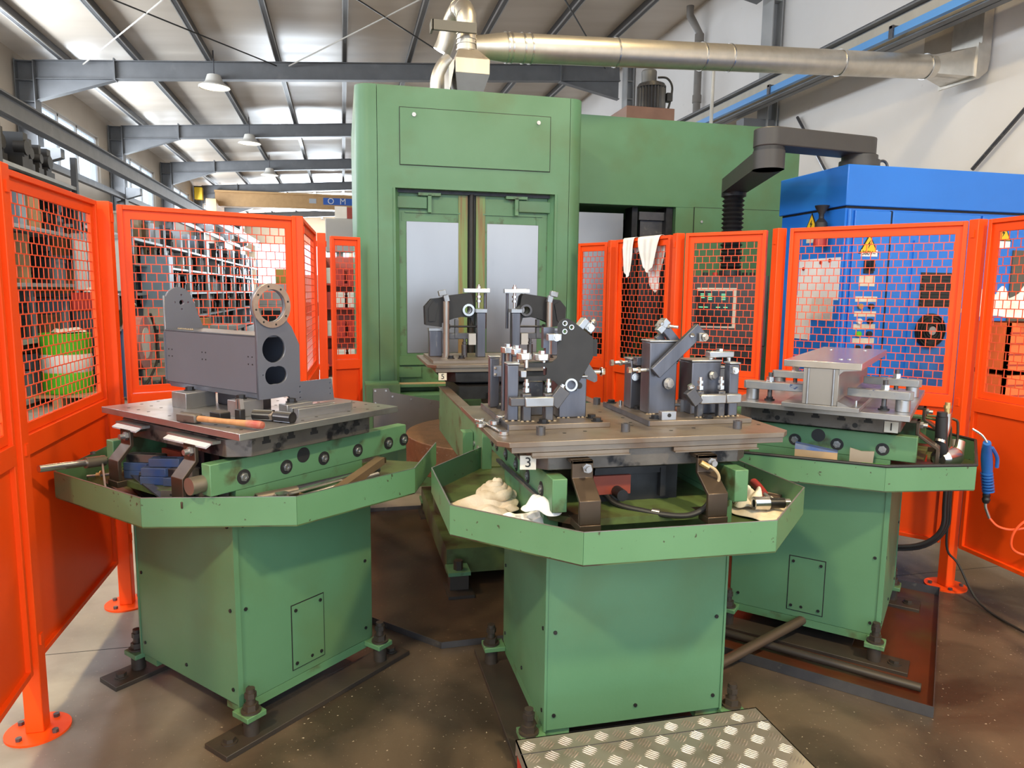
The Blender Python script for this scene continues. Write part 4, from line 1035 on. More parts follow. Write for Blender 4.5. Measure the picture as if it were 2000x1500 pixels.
MB().hexbolt((1.40,2.48,1.385),(0,0,1),.014,.010).build('clamp_bolt', STEELB, tc_); MB().cyl((1.365,2.48,1.34),(1.365,2.48,1.362),.008,n=10).build('clamp_stem', STEELB, tc_); MB().cyl((1.44,2.48,1.33),(1.44,2.48,1.362),.008,n=10).build('clamp_stem', STEELB, tc_)
for x in (1.297,1.318): MB().cyl((x,2.63,1.33),(x,2.63,1.40),.008,n=12).build('support_rod', TUBE, t)
MB().box(1.29,1.345,2.61,2.65,1.40,1.42).build('rest_bar', DARKST, t)
MB().box(1.30,1.35,2.60,2.66,1.335,1.345).build('rest_plate', STEEL, t)
bolt(t,(1.325,2.60,1.31),(0,-1,.0),.012,.012,name='side_bolt')
o = MB().box(1.396,1.42,2.37,2.39,1.31,1.335).build('locating_stop', STEEL, t, bevel=.002); bolt(o,(1.408,2.37,1.322),(0,-1,0),.009,.008)
o = MB().box(1.108,1.165,2.345,2.375,bz,bz+.032).build('tapped_block', STEEL, t, bevel=.0015); MB().cyl((1.137,2.343,bz+.018),(1.137,2.346,bz+.018),.007,n=14).build('tapped_hole', INK, o)
MB().cyl((1.235,2.52,1.175),(1.26,2.52,1.175),.007,n=10).box(1.26,1.285,2.505,2.535,bz,1.195).build('floor_stop', STEEL, t)
for x,y in ((1.125,2.60),(1.10,2.385),(1.30,2.365),(1.08,2.77)): bolt(t,(x,y,bz),(0,0,1),.0155,.013,mm=BLACKS,name='hold_down_bolt')
MB().cyl((1.092,2.70,bz),(1.092,2.70,bz+.02),.007,n=12).build('dowel_pin', STEELB, t)
for x0,x1,y in ((1.110,1.135,2.474),(1.262,1.292,2.376),(1.348,1.38,2.378),(1.395,1.434,2.385)): weld(t,x0,x1,y,bz)

# ================================================================== twin fixture on pallet 5
P5Z = 1.143
t = thing('twin_fixture','twin post fixture on pallet 5 before the doors','fixture',(0,0,0))
MB().box(.555,1.52,4.53,5.10,P5Z,P5Z+.018).build('base_plate', WEAR, t)
z0 = P5Z+.018
def half(mx):      # mx mirrors about x=1.03
    X=lambda x: x if not mx else 2.06-x
    def bx(mb,x0,x1,*r):
        a,b_=sorted((X(x0),X(x1))); return mb.box(a,b_,*r)
    bx(MB(),.568,.655,4.84,4.92,z0,1.335).build('post', TUBE, t, bevel=.004)
    bx(MB(),.565,.658,4.835,4.925,1.335,1.352).build('post_cap', STEEL, t)
    MB().cyl((X(.672),4.77,z0),(X(.672),4.77,1.535),.021,n=18).build('round_post', mat_rod, t)
    h=MB(); h.cbox((X(.672),4.77,1.555),(.035,.04,.045),(0,radians(-15 if not mx else 15),0)); h.cbox((X(.645),4.77,1.59),(.05,.05,.035),(0,radians(-12 if not mx else 12),0)); h.build('swing_clamp', STEEL, t, bevel=.002)
    bx(MB(),.880,.938,4.76,4.83,z0,1.462).build('post', TUBE, t, bevel=.004)
    bx(MB(),.872,.945,4.75,4.84,1.462,1.485).build('post_cap', STEEL, t)
    MB().cyl((X(.952),4.86,1.35),(X(.952),4.86,1.592),.010,n=12).build('thin_rod', TUBE, t)
    bx(MB(),.800,.980,4.82,4.865,1.594,1.622).build('strap_clamp', STEELB, t, bevel=.002)
    MB().hexbolt((X(.905),4.842,1.622),(0,0,1),.016,.015).cyl((X(.905),4.842,1.49),(X(.905),4.842,1.65),.009,n=12).hexbolt((X(.905),4.842,1.53),(0,0,1),.018,.014).hexbolt((X(.905),4.842,1.56),(0,0,1),.018,.014).build('clamp_spindle', STEELB, t)
    bx(MB(),.657,.88,4.80,4.84,1.281,1.322).build('cross_tube', DARKST, t, bevel=.003)
    bx(MB(),.735,.758,4.79,4.83,1.29,1.415).build('upright_lug', DARKST, t)
    MB().cyl((X(.70),4.79,1.367),(X(.88),4.79,1.367),.007,n=10).hexbolt((X(.70),4.79,1.367),(-1,0,0),.017,.015).build('side_screw', BLACKS, t)
    MB().box(min(X(.825),X(.872)),max(X(.825),X(.872)),4.76,4.80,1.245,1.32).build('spacer_block', LGREY, t)
    MB().cyl((X(.80),4.80,z0),(X(.80),4.80,1.245),.02,n=14).cyl((X(.80),4.80,1.245),(X(.80),4.80,1.285),.010,n=10).hexbolt((X(.80),4.80,1.25),(0,0,1),.016,.012).build('jack_screw', DARKST, t)
    for x in (.69,.76): MB().hexbolt((X(x),4.68,z0),(0,0,1),.018,.02,washer=True).build('hold_down_bolt', BLACKS, t)
mat_rod = mat('ground_rod',(.40,.38,.36),(.32,.30,.28),rough=.35,metal=.8,scale=6)
half(False); half(True)
# two black brackets held in it
for mx in (False, True):
    X=lambda x: x if not mx else 2.06-x
    t = thing('black_bracket','black bracket with round bore in the %s half of the twin fixture'%('right' if mx else 'left'),'workpiece',(0,0,0),0,'black brackets in the twin fixture')
    pts=[(.537,1.497),(.583,1.549),(.642,1.556),(.692,1.571),(.836,1.591),(.855,1.573),(.868,1.492),(.865,1.374),(.849,1.424),(.786,1.430),(.735,1.420),(.692,1.405),(.651,1.388),(.651,1.360),(.542,1.374)]
    me=plate_mesh('bracket_plate',[(X(a),b_) for a,b_ in pts],[circ(X(.829),1.477,.026,24)],.016)
    o=link('bracket_plate',me,BLACKP,t,loc=(0,4.83,0)); o.rotation_euler=(pi/2,0,0)
    me2=me.copy(); o=link('bracket_plate',me2,BLACKP,t,loc=(0,4.93,0)); o.rotation_euler=(pi/2,0,0)
    a_,b_=sorted((X(.545),X(.60))); MB().box(a_,b_,4.83,4.93,1.38,1.50).build('spacer_web', BLACKP, t)
    MB().pipe((X(.829),4.80,1.477),(X(.829),4.96,1.477),.041,.027,n=28).build('bush', STEELB if not mx else DARKST, t)
    MB().prism([(X(.56),1.40),(X(.60),1.40),(X(.625),1.52),(X(.592),1.535),(X(.56),1.49)],'y',4.812,4.822).build('gusset', BLACKP, t)

# ================================================================== grey weldment on the left pallet
t = thing('grey_weldment','grey welded box bracket with ring flange and round lug','workpiece',(*P1,0),A1)
MB().box(-.398,.215,.252,.262,1.212,1.43).box(-.398,.215,.41,.42,1.212,1.43).box(-.398,.215,.252,.42,1.42,1.43).build('box_body', GREYW, t, bevel=.003)
MB().prism([(.262,1.192),(.41,1.192),(.42,1.212),(.252,1.212)],'x',-.385,.215).build('bottom_seam', GREYW, t)
# ring end plate, drawn in (y,z)
ring_o = circ(.315,1.54,.083,36)
ring_arc=[(.315+.083*cos(radians(a)),1.54+.083*sin(radians(a))) for a in range(-40,221,12)]
out_ = [(.249,1.190),(.249,1.45)]
out_ = [(.250,1.190)] + [(.250,1.452)] + list(reversed(ring_arc)) + [(.405,1.458),(.440,1.387),(.440,1.241),(.598,1.240),(.610,1.150),(.411,1.158),(.385,1.190)]
hl_ = [circ(.315,1.54,.060,32), circ(.322,1.377,.052,30), [(.325+.046*cos(2*pi*i/28)*(1+.18*cos(2*pi*i/28)*(1 if i in range(8) or i>20 else 0)),1.277+.044*sin(2*pi*i/28)*(.75+.25*abs(cos(2*pi*i/28)))) for i in range(28)], circ(.271,1.282,.0035,8)]
hl_ += [circ(.438,z,.004,8) for z in (1.222,1.20,1.178)] + [circ(.59,z,.004,8) for z in (1.222,1.20,1.178)]
def yz_plate(name, out, holes, th, x, mm, par):
    me=plate_mesh(name,out,holes,th); o=link(name,me,mm,par)
    o.matrix_local = Matrix(((0,0,1,x),(1,0,0,0),(0,1,0,0),(0,0,0,1))); return o
yz_plate('end_plate', out_, hl_, .014, .222, GREYW, t)
rf = MB(); rf.pipe((.229,.315,1.54),(.236,.315,1.54),.083,.061,n=40); rf=rf.build('ring_flange', mat('machined_ring',(.46,.38,.34),(.36,.30,.27),rough=.35,metal=.8,scale=30), t)
for k in range(8):
    a=k*pi/4+.2; MB().cyl((.2355,.315+.072*cos(a),1.54+.072*sin(a)),(.2368,.315+.072*cos(a),1.54+.072*sin(a)),.004,n=10).build('flange_hole', INK, rf)
lug=[(.258,1.20),(.258,1.57)]+[(.323+.060*cos(radians(a)),1.545+.060*sin(radians(a))) for a in range(160,10,-15)]+[(.432,1.425),(.420,1.20)]
yz_plate('round_lug', lug, [circ(.325,1.29,.035,20),circ(.334,1.541,.011,14),circ(.334,1.572,.005,8),circ(.334,1.512,.005,8),circ(.304,1.541,.005,8),circ(.364,1.541,.005,8)], .014, -.405, GREYW, t)
for x in (-.36,-.12,.18):
    for dx in (-.012,.012):
        for dz in (-.014,.014): MB().cyl((x+dx,.2505,1.335+dz),(x+dx,.2525,1.335+dz),.0028,n=8).build('tapped_hole', INK, t)
wm=MB()
for k in range(9): wm.lathe([(0,-.004),(.005,0),(0,.006)],(-.375+k*.013,.30,1.431),n=8)
wm.build('weld_bead', mat_weld, t)
MB().box(-.402,-.396,.248,.256,1.22,1.42).build('corner_weld', GREYW, t)
# riser blocks, loose parts and tools on that pallet
def riser(x,y,label,h=.058,w=.085,d=.07,mm=STEEL):
    r=thing('riser_block',label,'block',L1(x,y,1.13),A1,'riser blocks under the weldment')
    MB().box(-w/2,w/2,-d/2,d/2,0,h).build('block', mm, r, bevel=.002)
    MB().hexbolt((-.02,-.005,h),(0,0,1),.016,.015,washer=True).build('block_bolt', BLACKS, r)
    return r
riser(-.175,.235,'steel riser block under the left end of the weldment',.062,.10,.13)
riser(.165,.235,'steel riser block under the ring plate corner',.060,.08,.10)
riser(.30,.36,'low riser block behind the hexagon sleeves',.045,.05,.12)
b_=thing('support_bar','steel support bar under the middle of the weldment','bar',L1(-.02,.36,1.13),A1); MB().box(-.14,.13,-.03,.03,0,.05).build('bar', DARKST, b_, bevel=.002); MB().box(-.14,.13,-.02,.02,.05,.06).build('bar_rib', DARKST, b_)
o=thing('dark_block','small dark steel block beside the hammer handle','block',L1(.185,.115,1.13),A1); MB().box(-.032,.032,-.022,.022,0,.030).build('block', BLACKS, o, bevel=.003); MB().box(-.03,.03,-.02,.02,.030,.031).build('block_top', CAST, o)
o=thing('t_slot_bar','slotted steel clamp bar with pointed end','clamp',L1(.345,.31,1.13),A1+radians(-4))
MB().prism([(-.035,0),(-.035,.235),(.0,.275),(.035,.24),(.035,0),(.006,0),(.006,.19),(-.006,.19),(-.006,0)],'z',0,.034).build('bar', STEEL, o, bevel=.001)
MB().box(-.005,.005,.0,.19,.002,.02).build('slot_floor', BLACKS, o)
for k,(x,y,a,lb) in enumerate(((.315,.205,25,'left blue-grey hexagon sleeve nut'),(.405,.225,10,'right blue-grey hexagon sleeve nut with stud'))):
    h=thing('hexagon_sleeve',lb+' on drilled plate','nut',L1(x,y,1.13+.019),A1+radians(a),'hexagon sleeves')
    h_=MB().cyl((-.038,0,0),(.038,0,0),.021,n=6,rot=0,cap=False); h_.pipe((-.038,0,0),(.038,0,0),.0205,.012,n=18).build('sleeve_bore', BLACKS, h); MB().cyl((-.037,0,0),(.037,0,0),.0215,n=6).build('sleeve_body', mat('bluish_steel',(.30,.32,.36),rough=.3,metal=.9), h)
    MB().cyl((.0365,0,0),(.0378,0,0),.012,n=16).build('bore_face', INK, h)
    if k: MB().cyl((-.075,0,0),(-.038,0,0),.013,n=12).cyl((-.06,0,0),(-.045,0,0),.018,n=6).build('stud', WEAR, h)
o=thing('forked_pin','upright forked dark steel pin in front of the weldment','pin',L1(.29,.125,1.13),A1); MB().box(-.016,.016,-.012,.012,0,.05).build('pin_body', BLACKS, o, bevel=.004)
for s in (-1,1): MB().prism([(s*.003,.05),(s*.015,.05),(s*.010,.085),(s*.004,.085)],'y',-.008,.008).build('prong', STEEL, o)
o=thing('hammer','hammer with worn wooden handle on the drilled plate','hammer',L1(.14,.015,1.13),A1+radians(12))
MB().box(-.035,.055,-.018,.020,.002,.034).build('hammer_head', CAST, o, bevel=.006)
MB().lathe([(.0,-.02),(.009,-.02),(.011,.05),(.009,.15),(.012,.25),(.0135,.30),(.011,.318),(0,.32)],n=16,M=Matrix.Translation((.02,0,.018))@Matrix.Rotation(pi/2,4,'Y')@Matrix.Rotation(0,4,'Z')).build('handle', WOODH, o)
MB().lathe([(.0128,.255),(.0142,.30),(.0120,.3185),(0,.3205)],n=16,M=Matrix.Translation((.02,0,.018))@Matrix.Rotation(pi/2,4,'Y')).build('handle_grip', mat('red_worn_lacquer',(.34,.06,.05),(.40,.18,.12),rough=.45,scale=30), o)

# ================================================================== I-beam block on the right pallet
t = thing('i_beam_block','machined steel I-beam block clamped on the right pallet','workpiece',(*P3,0),A3)
y0,y1=.168,.468; X0,X1=-.585,.36
MB().box(X0,X1,y0,y1,1.1305,1.150).build('bottom_flange', STEEL, t, bevel=.0015)
MB().box(X0,X1,y0,y1,1.303,1.331).build('top_flange', STEELB, t, bevel=.0015)
MB().box(X0+.004,X1-.004,.250,.388,1.150,1.303).build('web_box', mat('dull_weld_steel',(.30,.29,.285),(.25,.24,.235),rough=.42,metal=.6,scale=5), t, bevel=.003)
for y in (.270,.368): MB().cyl((X0+.004,y,1.152),(X0+.004,y,1.301),.005,n=8).build('weld_seam', STEEL, t)
MB().prism([(.25,1.303),(.168,1.303),(.235,1.296),(.25,1.28)],'x',X0,X1).prism([(.25,1.150),(.20,1.150),(.25,1.172)],'x',X0,X1).build('fillet', STEEL, t)
for x,y in ((-.40,.24),(-.42,.27),(.15,.40),(.2,.25)): MB().cyl((x,y,1.331),(x,y,1.334),.010,n=12).build('plug_screw', STEELB, t)
o_=MB().cyl((-.50,.19,1.15),(-.50,.19,1.17),.005,n=8); o_.build('split_pin', STEELB, t)
def strap(X,Yin,Yout,label):
    s=1 if Yout>Yin else -1
    c_=thing('strap_clamp',label,'clamp',L3(X,0,1.13),A3,'strap clamps on the right pallet')
    z=.050; w=.030
    yn=Yin+s*.06
    pts=[(Yin,-.012),(yn,-w),(Yout,-w),(Yout+s*.012,-w*.5),(Yout+s*.012,w*.5),(Yout,w),(yn,w),(Yin,.012)]
    MB().prism([(b_,a) for a,b_ in pts],'z',z,z+.034).build('clamp_bar', mat_strap, c_, bevel=.002)
    MB().cyl((0,Yout-s*.025,0),(0,Yout-s*.025,z),.028,n=22).build('spacer', STEEL, c_, bevel=.002)
    ys=Yin+s*(abs(Yout-Yin)*.60)
    MB().cyl((0,ys,0),(0,ys,.125),.010,n=14).build('stud', DARKST, c_)
    MB().cyl((0,ys,z+.034),(0,ys,z+.038),.022,n=18).cyl((0,ys,z+.038),(0,ys,z+.056),.018,n=6).build('clamp_nut', STEELB, c_)
    MB().cyl((0,ys,0),(0,ys,.006),.022,n=18).cyl((0,ys,.006),(0,ys,.016),.015,n=6).build('base_nut', BLACKS, c_)
mat_strap=mat('chipped_blue_grey_steel',(.26,.28,.32),(.33,.33,.34),rough=.42,metal=.6,scale=20,stain=(.07,.10,.22),sscale=25,smix=(.63,.67))
strap(-.42,.405,.655,'near left strap clamp beside the I-beam block')
strap(.12,.405,.655,'far left strap clamp behind the I-beam block')
strap(-.42,.235,-.0,'near right strap clamp with long stud')
strap(.10,.235,.0,'far right strap clamp at the pallet corner')
# ================================================================== loose clamps, bars and tools in the trays
from mathutils import noise as mnoise
def cloth(name, label, outline_fn, mm, n=48, z0=0.0, h=.03, seed=1, scale=14.0, loc=(0,0,0), rz=0.0, twist=0.0):
    """crumpled cloth lying on a surface: outline_fn(angle)->radius"""
    rings = 18; vs=[]; fs=[]
    for i in range(rings+1):
        f=i/rings
        for k in range(n):
            a=2*pi*k/n; r=outline_fn(a)*f; a2=a+twist*(1-f)
            x=r*cos(a2); y=r*sin(a2)
            e=min(1,(1-f)*4)
            z=h*(.35+.65*abs(mnoise.noise(Vector((x*scale,y*scale,seed*3.1)))*1.8))*(.25+.75*e)+h*.35*mnoise.noise(Vector((x*scale*2.3,y*scale*2.3,seed)))*e
            vs.append((x,y,max(.002,z)))
    for i in range(rings):
        for k in range(n): fs.append((i*n+k,i*n+(k+1)%n,(i+1)*n+(k+1)%n,(i+1)*n+k))
    fs.append(tuple(range(n)))
    mb=MB().add(vs,fs)
    o=mb.build(name,mm,loc=(loc[0],loc[1],loc[2]),rz=rz,sharp=80)
    s=o.modifiers.new('thickness','SOLIDIFY'); s.thickness=.003; s.offset=1
    sd=o.modifiers.new('smooth','SUBSURF'); sd.levels=1; sd.render_levels=1
    return tag(o,label,'rag')
# ---- left tray: stacked step blocks, some sprayed blue
def step_block(x,y,z,a,label,blue,l=.11,w=.045,h=.030):
    t=thing('clamp_block',label,'clamp',L1(x,y,z),A1+radians(a),'stacked clamp blocks in the left tray')
    MB().prism([(-w/2,-l/2),(w/2,-l/2),(w/2,l/2-.018),(w/2-.016,l/2),(-w/2+.016,l/2),(-w/2,l/2-.018)],'z',0,h).build('block_body', BLUECL if blue else CAST, t, bevel=.0015)
    MB().box(-.006,.006,-.03,.03,h-.001,h+.0008).build('slot', INK, t)
    return t
zz=.8855
step_block(-.165,.0,zz,-62,'lowest blue tipped clamp block left in the tray',True)
step_block(-.165,.0,zz+.0305,-62,'middle blue clamp block under the brown one',True)
step_block(-.145,.02,zz+.061,-62,'brown clamp block on top of the left stack',False,.15)
step_block(-.09,.015,zz,-30,'dark clamp block between the two stacks',False)
step_block(-.03,-.01,zz,-58,'lowest blue clamp block of the right stack',True)
step_block(-.03,-.005,zz+.0305,-58,'second blue clamp block of the right stack',True)
step_block(-.02,.03,zz+.061,-55,'bright blue clamp block topping the right stack',True,.13)
step_block(.055,.03,zz,-58,'blue clamp block behind the right guide strap',True)
step_block(.055,.05,zz+.0305,-60,'brown clamp block behind the right guide strap',False)
def rod(name,label,p0,p1,r,mm,cat='rod',n=16,group=None):
    return tag(MB().cyl(p0,p1,r,n=n).build(name,mm),label,cat,group)
t=thing('round_rod','thick bright steel rod with collar resting over the left tray edge','rod',(0,0,0))
MB().cyl((-1.078,2.848,.948),(-.86,3.085,.925),.0135,n=20).build('rod', STEELB, t)
MB().cyl((-.965,2.971,.936),(-.915,3.025,.931),.021,n=20).build('collar', WEAR, t)
MB().hexbolt((-.955,3.03,.955),(-.2,.2,1),.010,.012).build('collar_screw', DARKST, t)
t=thing('threaded_rod','thin threaded rod with nut and washer in the left tray','rod',(0,0,0))
a_=L1(-.43,-.075,.862); b_=L1(-.325,.03,.872)
MB().cyl(a_,b_,.006,n=12).build('rod', STEEL, t); d_=(b_-a_).normalized(); MB().cyl(a_+d_*.035,a_+d_*.05,.013,n=6).cyl(a_+d_*.05,a_+d_*.054,.019,n=18).build('nut', BRASS, t)
tag(MB().bar(L1(-.40,-.03,.93),L1(-.16,-.135,.865),.006,.03).build('flat_bar', STEEL),'short flat steel bar leaning in the left tray corner','bar')
tag(MB().bar(L1(-.27,.0,.905),L1(.13,-.075,.875),.03,.006).build('flat_bar', TUBE),'long flat steel bar leaning against the clamp blocks','bar')
t=thing('angle_strip','brown steel angle strip with holes along the left tray edge','bar',(0,0,0))
MB().bar(L1(.125,-.085,.888),L1(.325,.045,.888),.004,.028).build('strip', WEAR, t)
for f in (.15,.5,.85):
    p=L1(.125+.2*f,-.085+.13*f,.888); n_=(L1(.1,-.1)-L1(.033,.003)).normalized(); MB().cyl(p+n_*.0015,p+n_*.003,.004,n=10).build('strip_hole', INK, t)
for i,(p,q) in enumerate(((( -.46,.02),(-.10,-.05)),((-.40,.08),(-.05,-.02)))):
    tag(MB().bar(L1(*p,.812),L1(*q,.812),.03,.012).build('flat_bar', DARKST),('outer' if i==0 else 'inner')+' dark flat bar lying on the left tray floor','bar')
rod('steel_tube','long thin steel tube in the right of the left tray',L1(.385,.22,.872),L1(.41,.68,.868),.012,TUBE,'tube')
t=thing('fat_tube_end','short thick steel tube end in the left tray','tube',(0,0,0)); MB().pipe(L1(.40,.10,.878),L1(.43,.25,.878),.019,.014).build('tube', WEAR, t)
t=thing('long_wrench','chrome wrench lying along the left tray','wrench',(0,0,0))
MB().bar(L1(.45,.17,.882),L1(.445,.56,.885),.018,.009).build('wrench_shaft', STEELB, t); MB().cyl(L1(.45,.17,.874),L1(.45,.17,.892),.024,n=20).build('wrench_ring', STEELB, t); MB().cbox(L1(.445,.56,.888),(.03,.02,.012),(0,0,A1)).build('wrench_jaw', STEELB, t)
rod('steel_tube','second steel tube beside the chrome wrench',L1(.485,.22,.868),L1(.465,.62,.868),.011,STEEL,'tube')
tag(MB().bar(L1(.55,.33,.875),L1(.40,.70,.90),.038,.03).build('wooden_bar', mat('oily_brown_bar',(.20,.14,.09),(.16,.11,.07),rough=.55,metal=.3,scale=6)),'brown square bar leaning on the left tray edge','bar')
tag(MB().bar(L1(.46,.11,.872),L1(.51,.31,.872),.022,.006).build('flat_bar', WEAR),'rusty flat bar beside the wrench ring','bar')
for y_,l_ in ((.27,'near'),(.55,'far')): tag(MB().bar(L1(.365,y_,.83),L1(.54,y_,.83),.04,.054).build('packing_strip', PALLETW),l_+' wooden packing strip under the tubes in left tray','strip')
t=thing('ring_nut','dark ring nut in the left tray near the bar','nut',L1(.545,.55,.803)); MB().pipe((0,0,0),(0,0,.02),.028,.018).build('ring', CAST, t)
# ---- left side of the middle tray: rags and strip
cloth('cotton_rag','cream cotton rag spread in the middle tray',lambda a:.125+.025*sin(3*a+1)+.015*sin(7*a),mat('cream_rag',(.80,.72,.63),(.72,.58,.44),rough=.95,scale=7,bump=.4,bscale=140),h=.038,seed=2,scale=8,loc=(.492,2.46,.815),rz=.4)
sp=[]
for i in range(46):
    f=i/45; a=f*3.3*2*pi; r=.056*(1-f)+.008
    sp.append((.545+r*cos(a)+.006*mnoise.noise(Vector((i*.7,1,2))),2.555+r*sin(a)+.006*mnoise.noise(Vector((i*.7,5,2))),.842+.052*f+.008*mnoise.noise(Vector((i*.5,9,3)))))
tag(MB().tube(sp,lambda f:.021-.005*f+.005*mnoise.noise(Vector((f*30,2,7))),n=12,smooth=3).build('cotton_rag',DIRTYCLOTH,sharp=80),'beige rag twisted into a coil on the cream rag','rag')
cloth('cotton_rag','bluish white rag end hanging at the middle tray edge',lambda a:.062+.016*sin(3*a),CLOTH,h=.05,seed=8,scale=18,loc=(.635,2.20,.885),rz=.3)
cloth('cotton_rag','white folded rag beside the tray wall',lambda a:.075+.02*sin(2*a+1),CLOTH,h=.035,seed=11,scale=16,loc=(.575,2.25,.835))
tag(MB().bar((.592,2.74,.935),(.640,2.16,.915),.012,.012).build('steel_strip', DARKST),'thin dark steel strip along the left rail of middle station','bar')
# combination wrenches on the pallet corner
def wrench(p,a,label,l=.17,mm=STEELB):
    t=thing('combination_wrench',label,'wrench',p,a,'wrenches on the middle pallet corner')
    MB().prism([(-.006,.015),(.006,.015),(.005,l-.018),(-.005,l-.018)],'z',.003,.010).build('shaft', mm, t, bevel=.002)
    MB().pipe((0,0,.001),(0,0,.013),.0175,.010,n=20).build('ring_end', mm, t)
    MB().prism([(-.008,l-.022),(.008,l-.022),(.019,l-.004),(.017,l+.012),(.008,l+.014),(.008,l-.002),(-.008,l-.002),(-.008,l+.014),(-.017,l+.012),(-.019,l-.004)],'z',.001,.012).build('open_jaw', mm, t, bevel=.002)
wrench((.512,2.275,PZ),radians(8),'chrome combination wrench along the pallet edge',.25)
wrench((.462,2.425,PZ+.001),radians(-48),'short ring wrench overhanging the pallet edge',.08)
wrench((.505,2.40,PZ+.013),radians(-25),'second chrome wrench crossing the first',.12)
# ---- right side of the middle tray
cloth('cotton_rag','cream rag under the ratchet in the middle tray',lambda a:.11+.02*sin(3*a),mat('cream_rag_b',(.78,.68,.56),(.70,.58,.45),rough=.95,scale=9,bump=.4,bscale=140),h=.03,seed=15,scale=12,loc=(1.49,2.255,.803))
cloth('cotton_rag','pale crumpled rag in the right of middle tray',lambda a:.055+.01*sin(4*a),mat('cream_rag_c',(.82,.74,.62),rough=.95,bump=.4,bscale=140),h=.06,seed=19,scale=20,loc=(1.45,2.31,.82))
cloth('cotton_rag','grey white rag behind the ratchet',lambda a:.085+.02*sin(2*a),CLOTH,h=.03,seed=23,scale=14,loc=(1.58,2.42,.803))
t=thing('ratchet','ratchet with red handle and chrome socket','ratchet',(0,0,0))
MB().tube([(1.575,2.475,.862),(1.56,2.42,.862),(1.53,2.33,.86)],lambda f:.017-.004*f,n=14,smooth=4).build('red_grip', mat('red_grip',(.38,.03,.025),rough=.4), t)
MB().cyl((1.53,2.33,.86),(1.505,2.235,.858),.008,n=12).build('ratchet_shaft', STEELB, t)
MB().cyl((1.475,2.225,.858),(1.535,2.215,.858),.019,n=20).build('ratchet_head', BLACKS, t)
MB().pipe((1.425,2.232,.858),(1.478,2.224,.858),.024,.014,n=24).build('socket', STEELB, t); MB().cyl((1.535,2.215,.858),(1.555,2.212,.858),.015,n=18).build('drive_square', STEELB, t)
t=thing('screwdriver','dark red screwdriver lying in the middle tray','screwdriver',(0,0,0))
MB().tube([(1.43,2.53,.83),(1.46,2.46,.832),(1.475,2.40,.833)],.015,n=12,smooth=3).build('grip', mat('dark_red_grip',(.22,.03,.03),rough=.4), t); MB().cyl((1.475,2.40,.833),(1.478,2.385,.833),.017,n=12).build('grip_end', BLACKP, t)
for i,(p,q,mm,l) in enumerate((((1.45,2.60,.825),(1.60,2.36,.82),STEELB,'chrome'),((1.48,2.62,.83),(1.63,2.37,.83),WEAR,'brown'))):
    rod('steel_rod',l+' steel rod along the right of middle tray',p,q,.009,mm)
# ---- right tray
t=thing('cardboard_box','small torn cardboard box on right tray edge','box',(1.99,2.665,.80),radians(-40))
MB().box(-.085,.085,-.02,.03,.0,.135).build('box_body', CARDBOARD, t); MB().prism([(-.085,.135),(.085,.135),(.085,.138),(-.085,.160)],'y',-.02,.03).build('blue_lid', mat('blue_print',(.05,.12,.36),(.20,.22,.28),rough=.7,scale=20), t)
tag(MB().bar((2.02,2.60,.905),(2.11,2.53,.895),.012,.004).build('scraper_knife', STEELB),'thin bright scraper knife beside the cardboard box','knife')
tag(MB().prism([(-.045,0),(.045,0),(.05,.075),(.0,.07),(-.045,.08)],'y',-.004,.004,).build('leather_scrap', mat('pale_leather',(.45,.36,.27),(.38,.30,.22),rough=.85), loc=(2.165,2.60,.868), rz=radians(-45)),'pale leather scrap leaning on the right rail','scrap')
tag(MB().bar((2.11,2.53,.905),(2.19,2.47,.905),.010,.004).build('green_strip', GREENPL),'bright green plastic strip at the right tray edge','strip')
# air impact wrench
t=thing('impact_wrench','chrome air impact wrench standing in the right tray','impact wrench',(2.60,2.60,.835),radians(20)); t.scale=(1.3,1.3,1.3)
MB().lathe([(.0,-.06),(.022,-.06),(.036,-.045),(.038,.02),(.030,.05),(.015,.065),(.0,.07)],n=20,M=Matrix.Translation((.02,0,.04))@Matrix.Rotation(pi/2,4,'Y')).build('body', STEELB, t)
MB().tube([(-.02,0,.05),(-.035,0,.10),(-.045,0,.19)],lambda f:.021-.003*f,n=14).build('grip', BLACKP, t)
MB().tube([(-.045,0,.10),(-.02,0,.15),(-.02,0,.20)],.018,n=14).build('grip_cover', STEELB, t)
MB().cyl((-.045,0,.19),(-.045,0,.205),.016,n=14).build('grip_end', BLACKP, t); MB().cyl((-.012,0,.20),(-.012,0,.235),.009,n=12).cyl((-.012,0,.215),(-.012,0,.225),.012,n=6).build('air_nipple', BRASS, t)
t=thing('steel_cup','tilted grey steel cup in right tray corner','cup',(2.80,2.74,.86),radians(45))
MB().lathe([(.0,-.06),(.032,-.06),(.034,.07),(.031,.07),(.029,-.055)],n=24,M=Matrix.Rotation(radians(28),4,'Y')).build('cup_body', ZINC, t)
t=thing('chrome_socket','long chrome socket lying in right tray','socket',(2.50,2.585,.822),radians(-20)); MB().pipe((-.04,0,0),(.04,0,0),.017,.010).build('socket_body', STEELB, t)
t=thing('small_ratchet','black ratchet head lying in right tray','ratchet',(2.475,2.50,.81),radians(10)); MB().prism([(-.06,-.01),(.0,-.022),(.03,-.02),(.04,0),(.03,.02),(0,.022),(-.06,.01)],'z',0,.03).build('head_body', BLACKS, t, bevel=.006)
tag(MB().box(-.03,.03,-.025,.025,0,.06).build('red_carton', RED, loc=(2.63,2.78,.803), rz=.4),'red carton behind the impact wrench','carton')
tag(MB().prism([(-.05,-.03),(.05,-.035),(.06,.03),(-.04,.035)],'z',0,.035).build('dark_casting', CAST, loc=(2.70,2.66,.803), rz=.2),'dark casting beside the red carton','casting')
